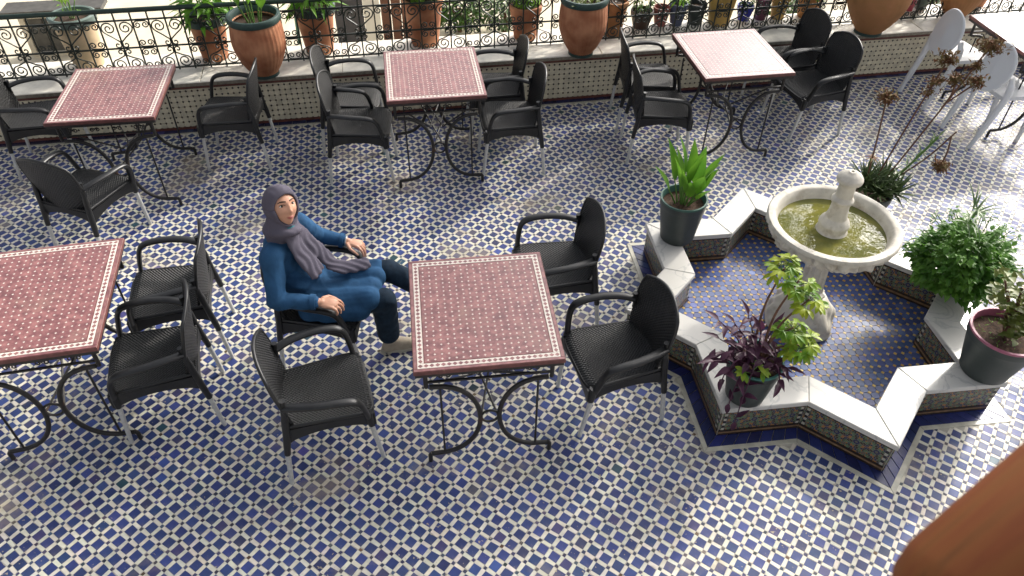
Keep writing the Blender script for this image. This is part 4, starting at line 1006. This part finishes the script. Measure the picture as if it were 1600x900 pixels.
def umbrella(base, head, nl, L_, W, stem=True):
    b, h = Vector(base), Vector(head); MB().tube(bez([b, b.lerp(h, .5)+Vector((-.03, 0, .04)), h], 6), [.008-.004*i/12 for i in range(13)], 7).build('woody_stem', m_stem, p, 60)
    for k in range(nl):
        a = 2*PI*k/nl*1.62+rnd(-.2, .2); c = h+Vector((math.cos(a), math.sin(a), 0))*rnd(.02, .06)+Vector((0, 0, rnd(-.05, .03)))
        MB().tube([h+Vector((0, 0, -.03)), c], .0025, 5).build('leaf_stalk', m_gstem, p, 60)
        for j in range(6):
            az = a+(j-2.5)*.62+rnd(-.1, .1); vs, fs = leaf_pts(L_*rnd(.8, 1.1), W, rnd(.4, .9), .25, 5, 1.15)
            MB().add(vs, fs, M=orient(c, az, rnd(-.25, .3), rnd(-.3, .3))).build('leaflet', m_scheff, p, 180)
umbrella((-.01, .02, .24), (.0, .02, .86), 10, .062, .022); umbrella((.02, .0, .24), (.165, .02, .67), 12, .062, .022)
umbrella((.03, .01, .24), (.19, -.02, .40), 13, .066, .024); umbrella((.02, .0, .24), (.09, .03, .78), 7, .058, .021); umbrella((.03, .01, .24), (.13, .0, .50), 9, .062, .022); umbrella((-.02, -.08, .25), (-.06, -.12, .33), 3, .06, .024)
# jade plant in pink rimmed pot
p = empty('potted_jade_plant', (2.585, 2.80, STAR_H)); tag(p, 'jade plant in a dark pot with pink rim at the right edge', 'potted plant', 'pots on the star basin')
grey_pot(p, .30, .122, .175, m_pink, .06)
random.seed(4)
for k in range(9):
    az = rnd(0, 6.3); h = Vector((-.03+math.cos(az)*rnd(.03, .13), math.sin(az)*rnd(.03, .12)+.03, rnd(.42, .64)))
    MB().tube(bez([(.02, .02, .25), Vector((.02, .02, .28)).lerp(h, .5)+Vector((0, 0, .02)), h], 5), [.016-.011*i/10 for i in range(11)], 7).build('woody_stem', m_stem, p, 60)
    for j in range(32):
        q = h+Vector((rnd(-.06, .06), rnd(-.06, .06), rnd(-.12, .05))); vs, fs = leaf_pts(rnd(.042, .06), rnd(.028, .04), .3, .35, 4, .6)
        MB().add(vs, fs, M=orient(q, rnd(0, 6.3), rnd(-.2, 1.1), rnd(-.4, .4))).build('leaf', m_jade, p, 180)
wd_ = cloud(60, lambda i: ((rnd(-.12, .12), rnd(-.13, .13), .26), rnd(0, 6.3), rnd(.2, 1.3), 0, rnd(.5, 1)), .03, .008); tag(wd_.build('weeds', m_canna, p), kind='stuff')
# mint bush
p = empty('mint_bush', (2.70, 3.47, STAR_H)); tag(p, 'dense round green mint bush on the basin wall', 'shrub', 'pots on the star basin')
grey_pot(p, .20, .09, .12, m_potgrey)
random.seed(9)
def bush_leaf(c, rx, rz, lo=.45):
    def fn(i):
        while True:
            d = Vector((random.gauss(0, 1), random.gauss(0, 1), random.gauss(0, 1))).normalized()
            if d.z > -.75: break
        # clumped radius
        cl = .80+.32*math.sin(d.x*7+1.3)*math.sin(d.y*8+.4)*math.sin(d.z*6)
        r = cl*rnd(lo, 1.0)**.5
        q = Vector(c)+Vector((d.x*rx*r, d.y*rx*r, d.z*rz*r))
        return q, math.atan2(d.y, d.x)+rnd(-.8, .8), rnd(-.5, .9)+d.z*.3, rnd(-.6, .6), rnd(.7, 1.35)
    return fn
cloud(3000, bush_leaf((-.05, -.02, .225), .30, .25), .048, .030, .8, nn=3).build('foliage', m_mint, p)
for k in range(26):
    a = rnd(0, 6.3); e = rnd(.1, 1.4); d = Vector((math.cos(a)*math.cos(e), math.sin(a)*math.cos(e), math.sin(e))); h = Vector((-.03, 0, .24))+Vector((d.x*.30, d.y*.30, d.z*.27))
    MB().tube([(0, 0, .16), Vector((0, 0, .2)).lerp(h, .6), h], .0025, 5).build('stem', m_gstem, p, 60)
    tipf = cloud(9, lambda i: (h+Vector((rnd(-.014, .014), rnd(-.014, .014), rnd(-.03, .015))), rnd(0, 6.3), rnd(0, .9), 0, rnd(.7, 1.1)), .034, .018); tipf.build('sprig', m_mint, p)
for k in range(22):                                     # thin grassy sprays standing out of it
    a = rnd(0, 6.3); b = Vector((-.08+rnd(-.02, .02), -.02, .42)); vs, fs = leaf_pts(rnd(.14, .24), .011, rnd(.9, 1.9), .2, 8, .5)
    MB().add(vs, fs, M=orient(b+Vector((-.04, 0, rnd(.06, .20))), a, rnd(.3, 1.2), 0)).build('grass_blade', m_palegreen, p, 180)
# aloe with dry flower stalks
p = empty('aloe_plant', (2.42, 4.245, STAR_H)); tag(p, 'spiky aloe clump with tall brown dried flower stalks behind the fountain bowl', 'plant', 'pots on the star basin')
grey_pot(p, .16, .10, .13, m_potgrey)
random.seed(12)
for (cx, cy, cz, n, L_) in ((-.08, 0, .22, 50, .22), (.06, .04, .20, 46, .22), (.0, -.07, .19, 44, .20), (.13, -.04, .16, 40, .20)):
    for k in range(n):
        a = k*2.4; el = 1.35-1.35*(k/n)**.8; vs, fs = leaf_pts(L_*rnd(.8, 1.1), .024, rnd(-.2, .5), .55, 5, .38)
        MB().add(vs, fs, M=orient((cx, cy, cz), a, el, 0)).build('spiky_leaf', m_aloe, p, 180)
def head(c, n=70, R=.05):
    c = Vector(c)
    return cloud(int(n*2.2), lambda i: (c+Vector((random.gauss(0, R*.45), random.gauss(0, R*.45), random.gauss(0, R*.3))), rnd(0, 6.3), rnd(-.6, 1.3), 0, rnd(.6, 1.2)), .034, .017, .4, fold=.5)
def stalk(pts, heads):
    MB().tube(bez(pts, 6), .0055, 6).build('flower_stalk', m_stem, p, 60)
    for c, n, R in heads: tag(head(c, n, R).build('flower_head', m_brown, p), kind='stuff')
O = Vector((2.42, 4.245, STAR_H)); V_ = lambda x, z, y=4.25: Vector((x, y, z))-O
stalk([V_(2.35, .5), V_(2.32, .78), V_(2.283, 1.06)], [(V_(2.28, 1.09), 110, .06)])
stalk([V_(2.41, .5), V_(2.475, .9), V_(2.55, 1.31)], [(V_(2.555, 1.345), 110, .058), (V_(2.535, 1.20), 60, .045), (V_(2.52, 1.13), 24, .035)])
stalk([V_(2.46, .46), V_(2.62, .95), V_(2.76, 1.40)], [(V_(2.775, 1.425), 150, .07), (V_(2.735, 1.30), 40, .035)])
stalk([V_(2.64, 1.02), V_(2.665, 1.12), V_(2.655, 1.19)], [(V_(2.65, 1.215), 80, .046)]); stalk([V_(2.655, 1.06), V_(2.73, 1.14), V_(2.77, 1.18)], [(V_(2.785, 1.20), 90, .05)])
stalk([V_(2.48, .44), V_(2.68, .66), V_(2.80, .86)], []); stalk([V_(2.78, .83), V_(2.80, .72), V_(2.80, .64)], [(V_(2.80, .60), 110, .05)])
MB().tube(bez([V_(2.50, .44), V_(2.60, .62), V_(2.70, .82)], 6), .008, 6).build('leafy_stem', m_gstem, p, 60)
for k in range(30):
    t = k/30; c = V_(2.50, .46).lerp(V_(2.71, .84), t); vs, fs = leaf_pts(.11*(1-.4*t), .015, .5, .4, 5, .45); MB().add(vs, fs, M=orient(c, k*2.4, .35+.6*t, 0)).build('narrow_leaf', m_palegreen, p, 180)
for k in range(10):
    c = V_(2.335, .66); vs, fs = leaf_pts(.07, .011, .6, .4, 4, .45); MB().add(vs, fs, M=orient(c, k*.7, .2, 0)).build('narrow_leaf', m_brown, p, 180)

# ------------------------------------------------------------------ urns and pots on the coping
def wpt(s, perp, z=CT): return WN*(D0+perp)+WD*s+Vector((0, 0, z))
def urn(s, perp, H, R, label, m=m_terra, rib=.0022, rim=True, rb=.5, plant=None):
    r = empty('terracotta_urn', wpt(s, perp), rnd(0, 1)); tag(r, label, 'urn', 'urns along the parapet')
    prof = [(R*rb*.98, .002), (R*rb, .02), (R*rb*1.05, .035)] + [(R*(rb*1.05+(1-rb*1.05)*math.sin(PI/2*min(1, t/.62))**.9) if t < .62 else R*(1-.10*((t-.62)/.38)**2), .035+(H-.075)*t) for t in [i/14 for i in range(1, 15)]]
    prof += [(R*.86, H-.045), (R*.80, H-.06)]
    MB().lathe(prof, 120 if rib else 48, rib, 34, open_top=True).build('body', m, r, 50)
    MB().lathe([(R*rb*1.0, 0), (R*rb*1.06, .004), (R*rb*1.06, .028), (R*rb*.9, .03)], 40).build('foot', m_rimgreen, r, 40)
    if rim: ring([(R*.88, H-.05), (R*.97, H-.052), (R*1.0, H-.035), (R*1.0, H-.01), (R*.97, H), (R*.88, H), (R*.83, H-.02), (R*.83, H-.07)], 48).build('rim', m_rimgreen, r, 40)
    MB().lathe([(R*.84, H-.08), (.01, H-.07)], 32).build('soil', m_soil, r)
    return r
random.seed(33)
u1 = urn(-.93, .005, .50, .205, 'ribbed terracotta urn with green rim and tall leaves, standing by the upper left table')
canna(u1, .42, .2, [(math.cos(a)*q, math.sin(a)*q, h, rnd(.8, 1.1)) for a, q, h in ((0, .16, .5), (.8, .2, .42), (1.7, .14, .55), (2.5, .22, .42), (3.4, .2, .46), (4.2, .15, .5), (5.1, .21, .4), (5.7, .12, .6), (1.2, .06, .6), (3, .08, .6))], W=.10)
u2 = urn(1.69, -.02, .50, .200, 'ribbed terracotta urn standing left of the table behind the fountain')
cloud(60, lambda i: (Vector((rnd(-.13, .13), rnd(-.13, .13), .45)), rnd(0, 6.3), rnd(.2, 1.2), 0, rnd(.7, 1.3)), .09, .03).build('leaves', m_jade, u2)
u3 = urn(4.37, .0, .62, .27, 'large smooth orange terracotta urn on the coping right of the black chairs', m_terra2, rib=.0009, rb=.42)
cloud(300, bush_leaf((0, 0, .80), .3, .3), .12, .05, .7).build('leaves', m_shrub, u3)
u4 = urn(5.36, .20, .5, .20, 'weathered ochre urn behind the white chair at the upper right', m_terra2, rib=.0012, rb=.48)
cloud(200, bush_leaf((0, 0, .65), .22, .2), .10, .04, .7).build('leaves', m_shrub, u4)
def small_pot(s, perp, H, R, m, label, leaf=None, n=0, L_=.08, W=.04, rz=.2, rx=.16, rimm=None, hang=False, name='flower_pot'):
    r = empty(name, wpt(s, perp)); tag(r, label, 'flower pot', 'pots behind the railing')
    MB().lathe([(R*.68, 0), (R*.70, .01), (R*.96, H-.05), (R*1.02, H-.048), (R*1.04, H-.005), (R*1.0, H), (R*.92, H), (R*.88, H-.04)], 36, open_top=True).build('pot', m, r, 40)
    if rimm: ring([(R*1.0, H-.06), (R*1.07, H-.055), (R*1.09, H-.002), (R*1.0, H+.006), (R*.90, H+.002), (R*.87, H-.05)], 36).build('rim', rimm, r, 40)
    MB().lathe([(R*.89, H-.04), (.01, H-.03)], 24).build('soil', m_soil, r)
    if leaf:
        cloud(n, bush_leaf((0, 0, H+rz*.55), rx, rz, .2), L_, W, .8).build('foliage', leaf, r)
        for k in range(5): MB().tube([(rnd(-.02, .02), rnd(-.02, .02), H-.03), (rnd(-.08, .08), rnd(-.08, .08), H+rz*.6)], .004, 5).build('stem', m_gstem, r)
    return r
m_cpot = mat('cream_pot', (.55, .42, .27), .7, var=.15, vscale=8); m_grim = mat('grey_green_rim', (.14, .19, .17), .6, var=.2, vscale=10)
small_pot(-2.36, .40, .42, .165, m_cpot, 'tall cream pot with grey green rim behind the railing at far left', m_limeleaf, 26, .09, .035, .30, .10, m_grim)
small_pot(-1.36, .38, .36, .15, m_terra, 'terracotta pot of tall green leaves behind the railing, left of the ribbed urn', m_canna, 170, .16, .045, .26, .17, m_rimgreen)
small_pot(-.50, .38, .40, .165, m_terra, 'terracotta pot of grassy leaves behind the railing, right of the ribbed urn', m_canna, 170, .17, .035, .22, .16, m_rimgreen)
small_pot(.40, .40, .40, .17, m_terra, 'terracotta pot with frothy lime foliage behind the middle table', m_limeleaf, 800, .045, .035, .13, .18)
small_pot(1.28, .37, .30, .14, m_terra, 'terracotta pot with low lime foliage just left of the second ribbed urn', m_limeleaf, 500, .04, .03, .11, .14)
small_pot(2.06, .33, .31, .125, m_terra2, 'empty orange terracotta pot just right of the second ribbed urn')
m_dpot = mat('dark_brown_pot', (.05, .03, .022), .6); m_ppot = mat('dull_pink_pot', (.35, .12, .10), .6); m_bpot = mat('slate_blue_pot', (.10, .12, .20), .6)
m_ypot = mat('yellow_ochre_pot', (.50, .32, .09), .6, var=.15, vscale=8); m_blue = mat('cobalt_pot', (.04, .05, .42), .4); m_maroon = mat('maroon_pot', (.16, .05, .09), .5); m_tealp = mat('teal_bucket', (.03, .15, .18), .4); m_cerise = mat('cerise_bucket', (.55, .10, .15), .4)
small_pot(2.36, .42, .16, .10, m_dpot, 'dark brown low pot behind the railing beside the orange pot', m_shrub, 60, .06, .03, .10, .10)
small_pot(2.55, .44, .17, .075, m_ppot, 'dull pink pot behind the railing', None)
small_pot(2.70, .43, .20, .08, m_bpot, 'slate blue pot behind the railing with sparse green sprigs', m_limeleaf, 70, .06, .02, .14, .09)
small_pot(2.88, .43, .19, .085, m_potgrey, 'black pot behind the railing left of the big ochre vase', None)
small_pot(3.10, .40, .33, .135, m_ypot, 'tall yellow ochre vase behind the railing by the table', None)
small_pot(3.36, .44, .14, .075, m_blue, 'small cobalt blue pot behind the railing', m_shrub, 30, .05, .025, .08, .07)
small_pot(3.52, .43, .20, .07, m_maroon, 'maroon pot behind the railing', None)
small_pot(3.69, .43, .24, .085, m_ypot, 'short yellow ochre pot behind the railing with green leaves', m_shrub, 90, .08, .035, .16, .12)
small_pot(3.98, .42, .26, .12, m_terra2, 'terracotta pot of yellow green shrub behind the black chairs', m_limeleaf, 260, .07, .035, .24, .20)
small_pot(4.86, .42, .22, .08, m_tealp, 'teal bucket behind the railing right of the big orange urn', m_shrub, 60, .07, .03, .12, .1, name='bucket')
small_pot(5.02, .42, .19, .07, m_cerise, 'cerise bucket behind the railing', None, name='bucket')
small_pot(5.16, .43, .21, .075, m_grim, 'grey bucket behind the railing', m_shrub, 60, .07, .03, .12, .1, name='bucket')
small_pot(5.75, .45, .26, .13, m_terra, 'terracotta pot of dark shrub at the upper right edge', m_shrub, 320, .08, .04, .24, .24)
# shrubs growing up from below between parapet and house
def lane_shrub(s, perp, zc, rx, rz, n, m, label, L_=.09, W=.035):
    r = empty('terrace_shrub', wpt(s, perp, RZ)); tag(r, label, 'shrub', 'shrubs beyond the railing'); c = (0, 0, zc-RZ)
    MB().tube(bez([(0, 0, 0), (.02, .01, (zc-RZ)*.5), (0, 0, zc-RZ)], 5), [.03-.015*i/10 for i in range(11)], 8).build('trunk', m_stem, r, 60)
    for k in range(7): a = k*.9; MB().tube([(0, 0, (zc-RZ)*.5), (math.cos(a)*rx*.7, math.sin(a)*rx*.7, zc-RZ+rnd(-.2, .3)*rz)], .008, 6).build('limb', m_stem, r, 60)
    cloud(n, bush_leaf(c, rx, rz, .2), L_, W, .7).build('crown', m, r)
lane_shrub(.92, 2.35, -.08, .34, .28, 800, m_shrub, 'loose green shrub beyond the railing behind the middle table'); lane_shrub(1.42, 2.25, -.12, .28, .24, 500, m_palegreen, 'pale green shrub beyond the railing left of the second urn')
lane_shrub(4.15, .95, .25, .28, .30, 600, m_shrub, 'dark shrub beyond the railing behind the big orange urn'); lane_shrub(5.9, .95, .3, .4, .35, 900, m_shrub, 'dark shrub beyond the railing at the upper right corner')

# unseen tree added beside the terrace, crown placed to shade the near floor
tr = empty('added_shade_tree', wpt(5.6, 2.9, RZ)); tag(tr, 'unseen leafy tree added beyond the parapet to shade the near floor', 'tree')
tc_ = Vector((3.95, 7.35, 4.45))-tr.location
MB().tube(bez([(0, 0, 0), tc_*.3+Vector((.3, .5, .3)), tc_*.65+Vector((.2, .3, .1)), tc_], 6), [.13-.09*i/18 for i in range(19)], 10).build('trunk', m_stem, tr, 60)
random.seed(77)
for k in range(12):
    a = k*.55; e = tc_+Vector((math.cos(a)*1.0, math.sin(a)*1.0, rnd(-.5, .6))); MB().tube(bez([tc_*.75+Vector((.1, .15, 0)), tc_.lerp(e, .5)+Vector((0, 0, .1)), e], 5), [.035-.027*i/10 for i in range(11)], 6).build('limb', m_stem, tr, 60)
cloud(1500, bush_leaf(tuple(tc_), 1.45, 1.1, .1), .17, .085, .6).build('crown', m_shrub, tr)

# ------------------------------------------------------------------ wooden handrail beside the camera
hr = empty('wooden_handrail', (.52, .28, 0)); tag(hr, 'blurred orange brown wooden rail filling the bottom right corner', 'handrail')
ax_ = Vector((.75, .445, .48)).normalized(); pts = []; rr = []
for t, q in ((-.062, .012), (-.055, .034), (-.04, .052), (-.02, .064), (0, .069), (.1, .070), (.3, .070), (.5, .070), (.8, .070)): pts.append((t, 0, 0)); rr.append(q)
hrl = MB().tube(pts, rr, 28).build('rail', m_wood, hr, 60); hrl.location = (-.146, -.006, 2.757); hrl.rotation_euler = ax_.to_track_quat('X', 'Z').to_euler()
MB().tube([(.05, .05, 0), (.05, .05, 2.74)], .03, 12).build('post', m_wood, hr, 60)
